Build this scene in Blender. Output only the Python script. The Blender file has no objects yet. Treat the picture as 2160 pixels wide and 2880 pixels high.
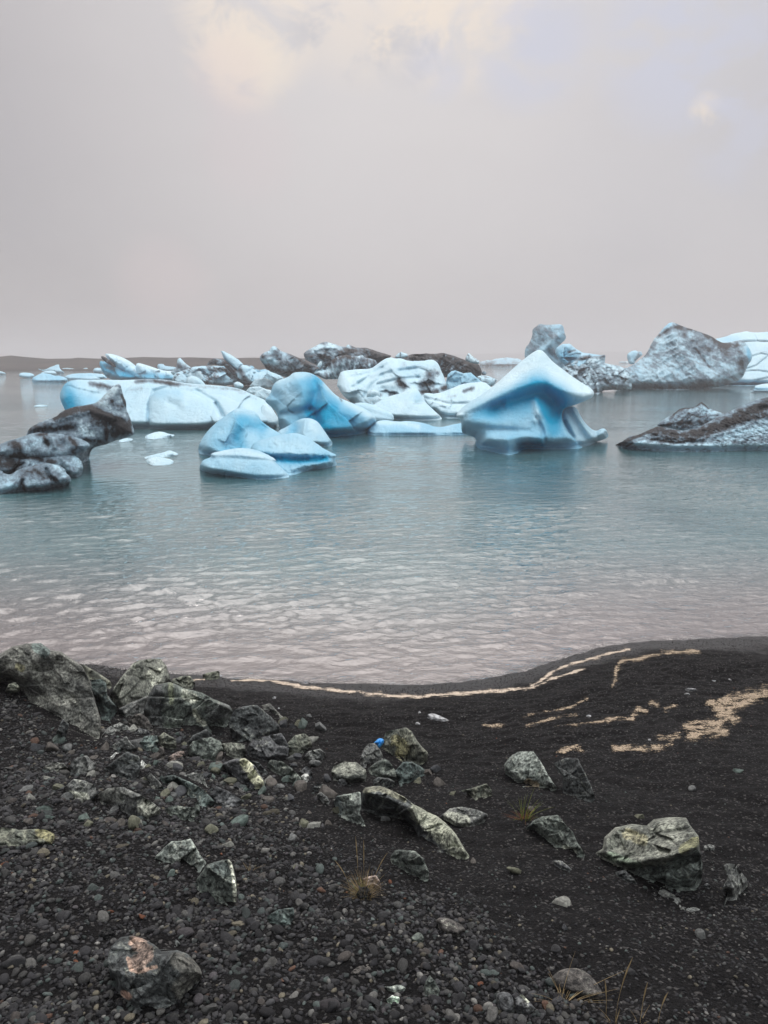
import bpy, math, random
import numpy as np
from mathutils import Vector
random.seed(7)
RNG = np.random.default_rng(11)
sc = bpy.context.scene
COL = sc.collection

# ---------------------------------------------------------------- camera
H = 3.5                      # camera height above the lagoon
FPX = 2164.0                 # focal length in photo pixels (26 mm equivalent)
PITCH = math.atan((1440 - 1006) / FPX)
cam = bpy.data.cameras.new('camera')
cam_ob = bpy.data.objects.new('camera', cam); COL.objects.link(cam_ob)
cam.sensor_fit = 'HORIZONTAL'; cam.sensor_width = 36.0
cam.lens = 36.0 * FPX / 2160.0
cam.clip_start = 0.05; cam.clip_end = 20000
cam_ob.location = (0, 0, H)
cam_ob.rotation_euler = (math.pi / 2 - PITCH, 0, 0)
sc.camera = cam_ob
CP, SP = math.cos(PITCH), math.sin(PITCH)

def ray(u, v):
    """direction of a photo pixel with unit depth along the optical axis"""
    a = (np.asarray(u, float) - 1080) / FPX; b = (1440 - np.asarray(v, float)) / FPX
    return np.stack([a, CP + b * SP, -SP + b * CP], -1)

def lin(*c):
    c = np.array(c, float) / 255.0
    return tuple(np.where(c <= 0.04045, c / 12.92, ((c + 0.055) / 1.055) ** 2.4))

# ---------------------------------------------------------------- node helpers
class NT:
    def __init__(s, tree): s.t = tree; s.n = tree.nodes; s.l = tree.links
    def new(s, kind, **kw):
        n = s.n.new(kind)
        for k, v in kw.items(): setattr(n, k, v)
        return n
    def put(s, sock, val):
        if hasattr(val, 'is_linked') or isinstance(val, bpy.types.NodeSocket): s.l.new(val, sock)
        elif isinstance(val, (tuple, list)) and len(val) == 3 and sock.type == 'RGBA': sock.default_value = (*val, 1)
        else: sock.default_value = val
    def math(s, op, a, b=0.0, clamp=False):
        n = s.new('ShaderNodeMath', operation=op, use_clamp=clamp); s.put(n.inputs[0], a); s.put(n.inputs[1], b); return n.outputs[0]
    def mix(s, f, a, b, mode='MIX'):
        n = s.new('ShaderNodeMix', data_type='RGBA', blend_type=mode); s.put(n.inputs[0], f); s.put(n.inputs[6], a); s.put(n.inputs[7], b); return n.outputs[2]
    def ramp(s, x, lo, hi, a=0.0, b=1.0):
        n = s.new('ShaderNodeMapRange', clamp=True, interpolation_type='SMOOTHSTEP'); s.put(n.inputs[0], x)
        for i, q in enumerate((lo, hi, a, b)): s.put(n.inputs[i + 1], q)
        return n.outputs[0]
    def noise(s, vec, scale, detail=4.0, rough=0.55, dist=0.0):
        n = s.new('ShaderNodeTexNoise'); s.put(n.inputs['Vector'], vec); n.inputs['Scale'].default_value = scale
        n.inputs['Detail'].default_value = detail; n.inputs['Roughness'].default_value = rough; n.inputs['Distortion'].default_value = dist
        return n.outputs['Fac']
    def attr(s, name, kind='GEOMETRY'):
        return s.new('ShaderNodeAttribute', attribute_name=name, attribute_type=kind)
    def bump(s, h, strength, dist, normal=None):
        n = s.new('ShaderNodeBump'); s.put(n.inputs['Height'], h); n.inputs['Strength'].default_value = strength; n.inputs['Distance'].default_value = dist
        if normal is not None: s.put(n.inputs['Normal'], normal)
        return n.outputs[0]
    def scale(s, vec, sx, sy, sz, rot=(0, 0, 0)):
        n = s.new('ShaderNodeMapping'); s.put(n.inputs[0], vec); n.inputs['Scale'].default_value = (sx, sy, sz); n.inputs['Rotation'].default_value = rot; return n.outputs[0]
    def dot(s, vec, d):
        n = s.new('ShaderNodeVectorMath', operation='DOT_PRODUCT'); s.put(n.inputs[0], vec); n.inputs[1].default_value = d; return n.outputs['Value']

# ---------------------------------------------------------------- sky, sun, exposure
SUN_EL, SUN_AZ = math.radians(56), math.radians(-3)      # azimuth from +Y towards +X
w = bpy.data.worlds.new('World'); sc.world = w; w.use_nodes = True
g = NT(w.node_tree); g.n.clear()
out = g.new('ShaderNodeOutputWorld')
tc = g.new('ShaderNodeTexCoord').outputs['Generated']
sky = g.new('ShaderNodeTexSky', sky_type='NISHITA', sun_disc=False, sun_elevation=SUN_EL, sun_rotation=SUN_AZ, dust_density=4.0, air_density=1.0)
def sdir(u, v):
    d = ray(u, v); return tuple(d / np.linalg.norm(d))
z = g.dot(tc, (0, 0, 1))
x = g.dot(tc, (1, 0, 0))
c = g.mix(g.ramp(z, -0.02, 0.20), lin(193, 189, 193), lin(200, 197, 200))
c = g.mix(g.ramp(z, 0.18, 0.52), c, lin(205, 205, 210))
c = g.mix(g.ramp(z, 0.42, 0.95), c, (3.0, 2.98, 3.0))       # overcast: brightest overhead
# darker cloud towards the left of the bay, a little lighter on the right
c = g.mix(g.math('MULTIPLY', g.ramp(x, -0.02, -0.48), 0.85), c, lin(168, 164, 167))
cl = g.noise(g.scale(tc, 1.0, 1.0, 1.6), 3.2, 5.0, 0.5, 0.3)
cl2 = g.noise(g.scale(tc, 1.0, 1.0, 2.0), 9.0, 5.0, 0.55, 0.4)
c = g.mix(g.math('MULTIPLY', g.ramp(cl, 0.42, 0.72), 0.16), c, lin(226, 220, 216))
c = g.mix(g.math('MULTIPLY', g.ramp(cl2, 0.45, 0.75), 0.05), c, lin(150, 146, 150))
def blob(u, v, lo, hi):
    return g.ramp(g.dot(tc, sdir(u, v)), math.cos(math.radians(hi)), math.cos(math.radians(lo)))
glow = blob(980, -200, 0, 30)
c = g.mix(g.math('MULTIPLY', glow, 0.35), c, lin(238, 230, 224))
c = g.mix(g.math('MULTIPLY', blob(1080, -4200, 2, 38), 0.6), c, (2.6, 2.15, 2.08))     # the veiled sun, above the frame
cl3 = g.noise(g.scale(tc, 1.0, 1.0, 1.3), 13.0, 6.0, 0.6, 0.6)
for (u, v, r, k) in ((690, 70, 5.2, .75), (1290, 10, 5.5, .75), (1010, -70, 7.0, .5), (1078, 122, 1.2, .7), (1985, 312, 1.3, .75), (700, 180, 3.5, .3)):
    p = g.math('MULTIPLY', blob(u, v, 0.1 * r, r), g.ramp(cl3, 0.36, 0.60))
    c = g.mix(g.math('MULTIPLY', p, k), c, lin(246, 231, 213))
for (u, v, r, k) in ((1500, 130, 4.5, .7), (1930, 110, 6.5, .7), (1230, 190, 2.5, .5), (2100, 330, 5, .5)):
    p = g.math('MULTIPLY', blob(u, v, 0.1 * r, r), g.ramp(cl2, 0.36, 0.58))
    c = g.mix(g.math('MULTIPLY', p, k), c, lin(204, 207, 224))
for (u, v, r, k) in ((960, 90, 4, .5), (560, 40, 2.5, .4), (1150, 130, 3, .3)):
    p = g.math('MULTIPLY', blob(u, v, 0.1 * r, r), g.ramp(cl3, 0.55, 0.35))
    c = g.mix(g.math('MULTIPLY', p, k), c, lin(190, 187, 190))
for (u, v, r, k) in ((460, 800, 4, .22), (700, 420, 4, .15), (640, 210, 3, .2)):
    c = g.mix(g.math('MULTIPLY', blob(u, v, 0.0, r), k), c, lin(224, 200, 202))
bg1 = g.new('ShaderNodeBackground'); g.put(bg1.inputs[0], c); bg1.inputs[1].default_value = 1.0
bg2 = g.new('ShaderNodeBackground'); g.put(bg2.inputs[0], sky.outputs[0]); bg2.inputs[1].default_value = 0.10
mx = g.new('ShaderNodeMixShader'); mx.inputs[0].default_value = 0.92
g.l.new(bg2.outputs[0], mx.inputs[1]); g.l.new(bg1.outputs[0], mx.inputs[2]); g.l.new(mx.outputs[0], out.inputs[0])

sun = bpy.data.lights.new('sun', 'SUN'); sun.energy = 1.15; sun.angle = math.radians(45); sun.color = (1.0, 0.97, 0.94)
sun_ob = bpy.data.objects.new('sun', sun); COL.objects.link(sun_ob)
sun_ob.location = (0, 20, 60)
sd = Vector((math.sin(SUN_AZ) * math.cos(SUN_EL), math.cos(SUN_AZ) * math.cos(SUN_EL), math.sin(SUN_EL)))
sun_ob.rotation_euler = sd.to_track_quat('Z', 'Y').to_euler()
vs = sc.view_settings
vs.view_transform = 'Standard'; vs.look = 'None'; vs.exposure = 0.0; vs.gamma = 1.0; vs.use_curve_mapping = False
sc.cycles.volume_bounces = 3

# ---------------------------------------------------------------- numpy noise
_pr = np.random.default_rng(5)
PERM = _pr.permutation(256); PERM = np.concatenate([PERM, PERM, PERM])
GR = _pr.normal(size=(256, 3)); GR /= np.linalg.norm(GR, axis=1, keepdims=True)
def perlin(p, seed=0):
    p = np.asarray(p, float) + seed * 17.31
    i = np.floor(p).astype(int); f = p - i; i &= 255
    s = f * f * f * (f * (f * 6 - 15) + 10)
    r = 0
    for dx in (0, 1):
        wx = s[:, 0] if dx else 1 - s[:, 0]
        for dy in (0, 1):
            wy = s[:, 1] if dy else 1 - s[:, 1]
            for dz in (0, 1):
                wz = s[:, 2] if dz else 1 - s[:, 2]
                h = PERM[PERM[PERM[i[:, 0] + dx] + i[:, 1] + dy] + i[:, 2] + dz]
                gq = GR[h]
                r = r + wx * wy * wz * (gq[:, 0] * (f[:, 0] - dx) + gq[:, 1] * (f[:, 1] - dy) + gq[:, 2] * (f[:, 2] - dz))
    return r * 1.6
def fbm(p, octv=4, seed=0, gain=0.5, ridged=False):
    a, tot, r = 1.0, 0.0, 0
    p = np.asarray(p, float)
    for k in range(octv):
        n = perlin(p * 2.0 ** k, seed + k * 3)
        if ridged: n = 1 - 2 * np.abs(n)
        r = r + a * n; tot += a; a *= gain
    return r / tot
def sstep(x, a, b):
    t = np.clip((x - a) / (b - a), 0, 1); return t * t * (3 - 2 * t)

# ---------------------------------------------------------------- object helpers
def mesh_np(name, V, faces, mat=None, attrs=None, smooth=True, sizes=None):
    """faces: (n,k) array or a list of such arrays"""
    me = bpy.data.meshes.new(name)
    fl = faces if isinstance(faces, list) else [faces]
    fl = [np.asarray(f, np.int32) for f in fl if len(f)]
    li = np.concatenate([f.ravel() for f in fl]); tot = np.concatenate([np.full(len(f), f.shape[1], np.int32) for f in fl])
    st = np.concatenate([[0], np.cumsum(tot)[:-1]]).astype(np.int32)
    me.vertices.add(len(V)); me.vertices.foreach_set('co', np.asarray(V, np.float32).ravel())
    me.loops.add(len(li)); me.loops.foreach_set('vertex_index', li)
    me.polygons.add(len(tot)); me.polygons.foreach_set('loop_start', st); me.polygons.foreach_set('loop_total', tot)
    me.polygons.foreach_set('use_smooth', np.full(len(tot), smooth))
    for k, a in (attrs or {}).items():
        a = np.asarray(a, np.float32)
        if a.ndim == 1:
            at = me.attributes.new(k, 'FLOAT', 'POINT'); at.data.foreach_set('value', a)
        else:
            at = me.attributes.new(k, 'FLOAT_COLOR', 'POINT')
            at.data.foreach_set('color', np.concatenate([a, np.ones((len(a), 1), np.float32)], 1).ravel())
    me.update(calc_edges=True); me.validate()
    if mat: me.materials.append(mat)
    return me
def link(name, data, parent=None, loc=None):
    o = bpy.data.objects.new(name, data); COL.objects.link(o)
    if loc is not None: o.location = loc
    if parent is not None: o.parent = parent
    return o
def tag(o, label=None, cat=None, group=None, kind=None):
    for k, v in (('label', label), ('category', cat), ('group', group), ('kind', kind)):
        if v: o[k] = v
    return o
def new_mat(name):
    m = bpy.data.materials.new(name); m.use_nodes = True
    gg = NT(m.node_tree); gg.n.clear()
    o = gg.new('ShaderNodeOutputMaterial'); b = gg.new('ShaderNodeBsdfPrincipled')
    gg.l.new(b.outputs[0], o.inputs[0])
    return m, gg, b, o

# ---------------------------------------------------------------- beach terrain
SHORE_PX = [(-900, 1800), (-300, 1825), (0, 1848), (240, 1872), (420, 1890), (540, 1900), (700, 1908), (800, 1912), (905, 1922), (1095, 1930), (1222, 1929),
            (1348, 1916), (1480, 1886), (1601, 1845), (1700, 1824), (1794, 1809), (1938, 1800), (2160, 1790), (2500, 1776), (3300, 1755)]
def on_water(u, v):
    d = ray(u, v); t = H / -d[..., 2]
    return np.stack([d[..., 0] * t, d[..., 1] * t], -1)
_sh = on_water([p[0] for p in SHORE_PX], [p[1] for p in SHORE_PX])
_o = np.argsort(_sh[:, 0]); _sh = _sh[_o]
BERM = np.array([(-1.5, 6.35), (-0.3, 6.1), (0.1, 5.95), (0.6, 5.75), (1.1, 5.55), (1.6, 5.5), (2.1, 5.6), (2.6, 5.95), (3.2, 6.35), (4.0, 6.7)])
S_T = np.array([-60, -12, -4, -1.2, -0.35, 0, 0.35, 1.0, 1.7, 2.5, 3.4, 4.6, 5.6, 6.6, 7.6, 9.0, 30, 200])
S_Z = np.array([-6, -3.2, -0.9, -0.22, -0.05, 0, 0.045, 0.17, 0.34, 0.57, 0.84, 1.22, 1.58, 1.86, 2.0, 2.1, 2.5, 4])
def zt(x, y):
    x = np.asarray(x, float); y = np.asarray(y, float)
    s = np.interp(x, _sh[:, 0], _sh[:, 1]) - y
    z = np.interp(s, S_T, S_Z)
    sp = np.clip(s, 0, None)
    z = np.where(s > 0, z * (1 - 0.30 * sstep(x - 0.25 * (y - 3), 0.3, 3.0) * sstep(y, 1.2, 3.0)), z)
    z = z + sstep(s, 0.0, 0.8) * (0.40 * np.exp(-((x + 3.5) / 1.2) ** 2 - ((y - 5.6) / 1.5) ** 2) + 0.10 * np.exp(-((x + 1.5) / 0.9) ** 2 - ((y - 3.4) / 1.0) ** 2))
    sh = z.shape
    P = np.stack([x.ravel(), y.ravel(), 0 * x.ravel()], 1)
    n = 0.05 * perlin(P * 0.9, 2) + 0.030 * fbm(P * np.array([2.2, 3.6, 1]), 4, 4)
    n += 0.026 * fbm(P * np.array([6, 8, 1]), 3, 9) 
    band = np.exp(-((s.ravel() - 1.55 - 0.25 * perlin(P * 0.8, 21)) / 0.5) ** 2) + 0.6 * np.exp(-((s.ravel() - 2.6) / 0.5) ** 2)
    lx = np.interp(x.ravel(), BERM[:, 0], BERM[:, 1]) - y.ravel() + 0.10 * perlin(P * 2.2, 41)
    n += 0.045 * np.exp(-np.clip(lx, 0, None) / 0.10) * np.exp(-np.clip(-lx, 0, None) / 0.6) * sstep(x.ravel(), -0.6, 0.1) * (0.6 + 0.6 * perlin(P * 3.1, 43))
    n += 0.055 * band * fbm(P * np.array([2.6, 9.0, 1]), 4, 31, ridged=True)
    return z + (n * (0.2 + 0.8 * sstep(s.ravel(), 0.05, 0.9)) * sstep(s.ravel(), -0.6, 0.0)).reshape(sh)
GX0, GX1, GY0, GY1, GD = -6.0, 7.0, 0.6, 11.0, 0.031
gx = np.arange(GX0, GX1, GD); gy = np.arange(GY0, GY1, GD)
GZ = zt(*np.meshgrid(gx, gy, indexing='ij'))
def ztq(x, y):
    i = np.clip((np.asarray(x) - GX0) / GD, 0, len(gx) - 1.001); j = np.clip((np.asarray(y) - GY0) / GD, 0, len(gy) - 1.001)
    i0 = i.astype(int); j0 = j.astype(int); fi = i - i0; fj = j - j0
    return (GZ[i0, j0] * (1 - fi) + GZ[i0 + 1, j0] * fi) * (1 - fj) + (GZ[i0, j0 + 1] * (1 - fi) + GZ[i0 + 1, j0 + 1] * fi) * fj
def hit(u, v, water=False):
    """depth along the optical axis where a photo pixel's ray meets the beach (or the lagoon)"""
    d = ray(u, v).reshape(-1, 3)
    tw = np.where(d[:, 2] < -1e-4, H / np.maximum(-d[:, 2], 1e-4), 1e5)
    if water: return tw
    lo = np.full(len(d), 1.2); done = np.zeros(len(d), bool); hi = np.minimum(tw, 13.0)
    for t in np.linspace(1.2, 13, 110):
        zz = H + d[:, 2] * t - ztq(d[:, 0] * t, d[:, 1] * t)
        m = (zz < 0) & ~done; hi[m] = np.minimum(hi[m], t); done |= m
        lo[~done] = t
    lo = np.minimum(lo, hi)
    for _ in range(9):
        mid = (lo + hi) / 2; zz = H + d[:, 2] * mid - ztq(d[:, 0] * mid, d[:, 1] * mid)
        hi = np.where(zz < 0, mid, hi); lo = np.where(zz < 0, lo, mid)
    return np.minimum(hi, tw)
def world(u, v, t):
    return ray(u, v).reshape(-1, 3) * np.asarray(t).reshape(-1, 1) + np.array([0, 0, H])
def project(P):
    q = np.asarray(P, float) - np.array([0, 0, H])
    dep = q[:, 1] * CP - q[:, 2] * SP; up = q[:, 1] * SP + q[:, 2] * CP
    return 1080 + FPX * q[:, 0] / dep, 1440 - FPX * up / dep, dep
# ---------------------------------------------------------------- shapes read off the photograph, each set at its own distance
CROP = {'C1': (0, 880, 2.304), 'C2': (500, 880, 2.304), 'C3': (1100, 880, 2.592), 'C4': (1600, 880, 2.9625), 'C5': (0, 1780, 1.8433), 'C6': (800, 1780, 2.37),
        'C7': (1360, 1740, 2.0738), 'D1': (0, 2280, 2.304), 'D2': (600, 2280, 2.304), 'D3': (1300, 2180, 1.929), 'C8': (0, 960, 3.318), 'E1': (0, 1780, 3.6867),
        'E2': (400, 1880, 3.456), 'E3': (700, 940, 3.456), 'E4': (0, 1080, 4.1475), 'E5': (1700, 1120, 3.6065), 'B1': (900, 2000, 4.608), 'PX': (0, 0, 1.0)}
def px(crop, pts):
    u, v, s = CROP[crop]; p = np.asarray(pts, float).reshape(-1, 2)
    return np.stack([u + p[:, 0] / s, v + p[:, 1] / s], 1)
def chaikin(p, n, closed=True):
    for _ in range(n):
        q = np.roll(p, -1, 0)
        p = np.stack([0.75 * p + 0.25 * q, 0.25 * p + 0.75 * q], 1).reshape(-1, 2)
    return p
def resample(p, step):
    q = np.roll(p, -1, 0); L = np.linalg.norm(q - p, axis=1); r = []
    for a, b, l in zip(p, q, L):
        k = max(1, int(round(l / step)))
        r.append(a + (b - a) * (np.arange(k) / k)[:, None])
    return np.concatenate(r)
def inside(pts, poly):
    r = np.zeros(len(pts), bool); x, y = pts[:, 0], pts[:, 1]; q = np.roll(poly, -1, 0)
    for (x0, y0), (x1, y1) in zip(poly, q):
        if y0 == y1: continue
        c = ((y0 > y) != (y1 > y)) & (x < (x1 - x0) * (y - y0) / (y1 - y0) + x0)
        r ^= c
    return r
def segdist(pts, A, B):
    """distance to the nearest segment and the nearest point"""
    best = np.full(len(pts), 1e9); near = np.zeros_like(pts)
    for a, b in zip(A, B):
        d = b - a; L = d @ d
        t = np.clip(((pts - a) @ d) / L, 0, 1) if L > 1e-9 else np.zeros(len(pts))
        c = a + t[:, None] * d; e = np.hypot(*(pts - c).T); m = e < best
        best[m] = e[m]; near[m] = c[m]
    return best, near
def stroke(pts, crop, items):
    """sum of soft strokes (points, width, amount) in the units of the crop"""
    r = np.zeros(len(pts))
    for line, wd, amt in items:
        l = px(crop, line); wd = wd / CROP[crop][2]
        d = np.hypot(*(pts - l[0]).T) if len(l) == 1 else segdist(pts, l[:-1], l[1:])[0]
        r += amt * np.exp(-(d / wd) ** 2)
    return r

def lobe(crop, poly, base=None, thick=None, back=None, lean=0.5, step=3.0, jag=0.0, sm=1, nz=(0, 1, 4, 0), feats=(), facets=0, seed=0, water=True, bt=0.16, rf=0.8, power=0.5, push=0.0, strata=None, chips=(), brk=None, brl=1.0):
    """one closed solid: its outline, its distance (from where its foot meets water or ground) and its relief; returns dict"""
    P = px(crop, poly)
    P = chaikin(P, sm) if sm else P
    P = resample(P, max(step * 1.2, 2.0))
    if jag:
        T = np.roll(P, -1, 0) - np.roll(P, 1, 0); T /= np.linalg.norm(T, axis=1, keepdims=True) + 1e-9
        N = np.stack([T[:, 1], -T[:, 0]], 1)
        jp = np.concatenate([P, np.full((len(P), 1), seed * 3.7)], 1)
        P = P + N * (jag * (fbm(jp / (jag * 9 + 6), 4, seed, 0.6)))[:, None]
    lo, hi = P.min(0), P.max(0)
    us = np.arange(lo[0], hi[0] + step, step); vs_ = np.arange(lo[1], hi[1] + step, step)
    U, Vv = np.meshgrid(us, vs_, indexing='ij'); pts = np.stack([U.ravel(), Vv.ravel()], 1)
    ins = inside(pts, P); nv = len(vs_)
    I = np.arange(len(pts)).reshape(U.shape)
    quad = np.stack([I[:-1, :-1], I[:-1, 1:], I[1:, 1:], I[1:, :-1]], -1).reshape(-1, 4)
    quad = quad[ins[quad].sum(1) >= 3]
    # boundary edges of the kept cells
    e = np.concatenate([quad[:, [0, 1]], quad[:, [1, 2]], quad[:, [2, 3]], quad[:, [3, 0]]])
    key = np.sort(e, 1); k = key[:, 0] * len(pts) + key[:, 1]
    un, inv, cnt = np.unique(k, return_inverse=True, return_counts=True)
    be = e[cnt[inv] == 1]
    used = np.unique(quad); mp = np.full(len(pts), -1); mp[used] = np.arange(len(used))
    quad = mp[quad]; be = mp[be]; pts = pts[used]
    A, B = P, np.roll(P, -1, 0)
    bv = np.unique(be)
    _, near = segdist(pts[bv], A, B); pts[bv] = near
    # foot line
    col = np.round((pts[:, 0] - lo[0]) / step).astype(int); vb = np.full(col.max() + 1, -1e9); vt = np.full(col.max() + 1, 1e9)
    np.maximum.at(vb, col, pts[:, 1]); np.minimum.at(vt, col, pts[:, 1])
    ok = vb > -1e8; uc = lo[0] + np.arange(len(vb))[ok] * step; wgt = (vb - vt)[ok] ** 1.5 + 1e-3
    hgt = hi[1] - lo[1]; wid = hi[0] - lo[0]
    if base is not None:
        b0 = px(crop, [(0, base)])[0, 1]; cf = np.array([0.0, b0])
    else:
        um = (uc * wgt).sum() / wgt.sum(); vm = (vb[ok] * wgt).sum() / wgt.sum()
        sl = (wgt * (uc - um) * (vb[ok] - vm)).sum() / ((wgt * (uc - um) ** 2).sum() + 1e-6)
        sl = float(np.clip(sl, -0.5, 0.5)); cf = np.array([sl, vm - sl * um])
    vbl = cf[0] * pts[:, 0] + cf[1]
    ends = np.array([lo[0] + 0.15 * wid, hi[0] - 0.15 * wid]); te = hit(ends, cf[0] * ends + cf[1], water)
    t0 = te[0] + (te[1] - te[0]) * np.clip((pts[:, 0] - ends[0]) / max(ends[1] - ends[0], 1), -0.3, 1.3)
    tm = float(t0.mean()); mpp = tm / FPX
    if thick is None: thick = 0.42 * min(wid, hgt) * mpp
    if back is None: back = thick * 0.8
    t0 = t0 + push + 0.35 * thick
    # edges: foot or free
    nrm = np.stack([(B - A)[:, 1], -(B - A)[:, 0]], 1); nrm /= np.linalg.norm(nrm, axis=1, keepdims=True) + 1e-9
    area = 0.5 * np.sum(A[:, 0] * B[:, 1] - B[:, 0] * A[:, 1]); nrm *= np.sign(area)
    mid = (A + B) / 2
    foot = (nrm[:, 1] > 0.25) & (mid[:, 1] > cf[0] * mid[:, 0] + cf[1] - bt * hgt)
    dN, _ = segdist(pts, A[~foot], B[~foot])
    dB = segdist(pts, A[foot], B[foot])[0] if foot.any() else np.full(len(pts), 1e9)
    R = max(rf * dN[np.isfinite(dN)].max(), 2.0); R = min(R, 0.6 * max(hgt, wid))
    ex = np.clip(dN / R, 0, 1); prof = (1 - (1 - ex) ** 2) ** power
    if facets:
        rg = np.random.default_rng(seed + 100); q = pts / (0.5 * min(wid, hgt)); env = np.full(len(pts), 9.0)
        for kf in range(facets):
            c0 = q[rg.integers(len(q))]; an = rg.uniform(0, 2 * math.pi); gm = rg.uniform(0.25, 1.0)
            env = np.minimum(env, rg.uniform(0.55, 1.05) + gm * (math.cos(an) * (q[:, 0] - c0[0]) + math.sin(an) * (q[:, 1] - c0[1])))
        env = np.maximum(env, 0.12)
        prof = np.minimum(prof ** 0.8, env)
    h = (vbl - pts[:, 1]) * mpp
    # metric coordinates for noise, fixed to the object
    M = np.stack([pts[:, 0] * mpp, h, np.full(len(pts), seed * 2.3)], 1)
    tf = t0 + lean * h - thick * prof
    if brk is not None:      # an edge below a top face that lies back
        q_ = px(crop, brk); hb = (vbl - np.interp(pts[:, 0], q_[:, 0], q_[:, 1])) * mpp
        ext = brl * np.maximum(h - hb, 0); tf = tf + ext; t0 = t0 + ext
    fade = np.clip(dN / (0.15 * R + 1), 0, 1)
    if nz[0]:
        Mn = M / nz[1]
        if strata is not None:
            ca, sa = math.cos(strata[0]), math.sin(strata[0])
            Mn = np.stack([ca * Mn[:, 0] + sa * Mn[:, 1], (-sa * Mn[:, 0] + ca * Mn[:, 1]) * strata[1], Mn[:, 2]], 1)
        tf = tf - nz[0] * fade * fbm(Mn, nz[2], seed, 0.5, ridged=bool(nz[3]))
    if water and thick > 0.15:      # fine melt texture
        k_ = tm / 30
        tf = tf - fade * (0.030 * k_ * fbm(M / (0.26 * k_), 4, seed + 3, 0.6, ridged=True) + 0.015 * k_ * fbm(M * np.array([1, 2.2, 1]) / (0.10 * k_), 2, seed + 4))
    for (nc, sl_, of_, gr_) in chips:      # fracture planes: every cell is its own tilted face, with a crack between
        rg = np.random.default_rng(seed * 13 + nc); q = pts / min(wid, hgt)
        q = q + 0.05 * np.stack([fbm(np.stack([q[:, 0] * 3, q[:, 1] * 3, 0 * q[:, 0] + seed + s_], 1), 3, seed) for s_ in (0, 5)], 1)
        a_ = rg.uniform(-0.9, 0.9); ra, rb = math.cos(a_), math.sin(a_)
        q = np.stack([ra * q[:, 0] + rb * q[:, 1], (-rb * q[:, 0] + ra * q[:, 1]) * 1.7], 1)
        sd_ = q[rg.integers(len(q), size=nc)] + rg.normal(0, 0.02, (nc, 2))
        dd = np.full(len(q), 9e9); d2 = dd.copy(); ix = np.zeros(len(q), int)
        for k_ in range(nc):
            e_ = np.hypot(*(q - sd_[k_]).T); m_ = e_ < dd
            d2 = np.where(m_, dd, np.minimum(d2, e_)); ix[m_] = k_; dd = np.minimum(dd, e_)
        sl = rg.normal(0, sl_, (nc, 2)); of = rg.normal(0, of_, nc); S = min(wid, hgt) * mpp
        disp = ((q - sd_[ix]) * sl[ix]).sum(1) + of[ix] - gr_ * np.exp(-((d2 - dd) / 0.025) ** 2)
        tf = tf - S * disp * np.clip(dN / (0.10 * R + 1), 0, 1)
    tf = tf - stroke(pts, crop, feats) * np.clip(dN / (0.06 * R + 1), 0, 1)
    tb = t0 + lean * h + back * prof + 0.05 * thick
    tsurf = hit(pts[:, 0], pts[:, 1], water)
    wB = np.exp(-(dB / (0.05 * hgt + 3)) ** 2)
    tf = np.where(tsurf < 1e4, tf * (1 - wB) + np.minimum(tsurf, tf + 2 * thick + 0.5) * wB, tf)
    tf = np.minimum(tf, tsurf * 1.0015)
    tb = np.maximum(tb, tf + 0.05 * thick)
    n = len(pts)
    V = np.concatenate([world(pts[:, 0], pts[:, 1], tf), world(pts[:, 0], pts[:, 1], tb)])
    F = np.concatenate([quad, quad[:, ::-1] + n, np.stack([be[:, 1], be[:, 0], be[:, 0] + n, be[:, 1] + n], 1)])
    return dict(V=V, F=F, pts=np.concatenate([pts, pts]), M=np.concatenate([M, M]), prof=np.concatenate([prof, prof]), crop=crop, mpp=mpp, h=np.concatenate([h, h]), t=tm)
# ---------------------------------------------------------------- materials
def ice_material():
    m, g, b, o = new_mat('glacier_ice')
    tc = g.new('ShaderNodeNewGeometry').outputs['Position']
    d = g.attr('dirt').outputs['Fac']; bl = g.attr('blue').outputs['Fac']
    n1 = g.noise(tc, 2.2, 6, 0.6); n2 = g.noise(tc, 20.0, 5, 0.7); n3 = g.noise(tc, 0.7, 3, 0.5)
    c = g.mix(bl, lin(208, 236, 246), lin(0, 160, 204))
    nb = g.math('SUBTRACT', 1.0, bl, True)
    c = g.mix(g.math('MULTIPLY', g.ramp(n3, 0.42, 0.66), g.math('MULTIPLY', nb, 0.30)), c, lin(188, 226, 241))
    c = g.mix(g.math('MULTIPLY', g.ramp(n2, 0.45, 0.72), g.math('MULTIPLY', nb, 0.16)), c, lin(158, 202, 220))
    soil = g.mix(g.ramp(n2, 0.3, 0.7), lin(22, 23, 25), lin(49, 50, 53))
    de = g.math('ADD', d, g.math('MULTIPLY', g.math('MULTIPLY', g.math('SUBTRACT', n2, 0.5), 0.6), g.ramp(d, 0.02, 0.3)))
    de = g.math('ADD', de, g.math('MULTIPLY', g.math('MULTIPLY', g.math('SUBTRACT', n1, 0.5), 0.4), g.ramp(d, 0.02, 0.3)))
    c = g.mix(g.ramp(de, 0.02, 0.62), c, g.mix(g.ramp(n2, 0.3, 0.7), lin(88, 108, 122), lin(124, 145, 159)))
    c = g.mix(g.ramp(de, 0.55, 1.0), c, soil)
    g.put(b.inputs['Base Color'], c)
    g.put(b.inputs['Roughness'], g.ramp(n2, 0.3, 0.7, 0.38, 0.62))
    b.inputs['IOR'].default_value = 1.31
    b.inputs['Specular IOR Level'].default_value = 0.2
    h = g.math('ADD', g.math('MULTIPLY', g.noise(tc, 5.0, 6, 0.65), 1.0), g.math('MULTIPLY', g.noise(tc, 26.0, 4, 0.7), 0.45))
    g.put(b.inputs['Normal'], g.bump(h, 0.8, 0.14))
    return m
ICE = ice_material()

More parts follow.
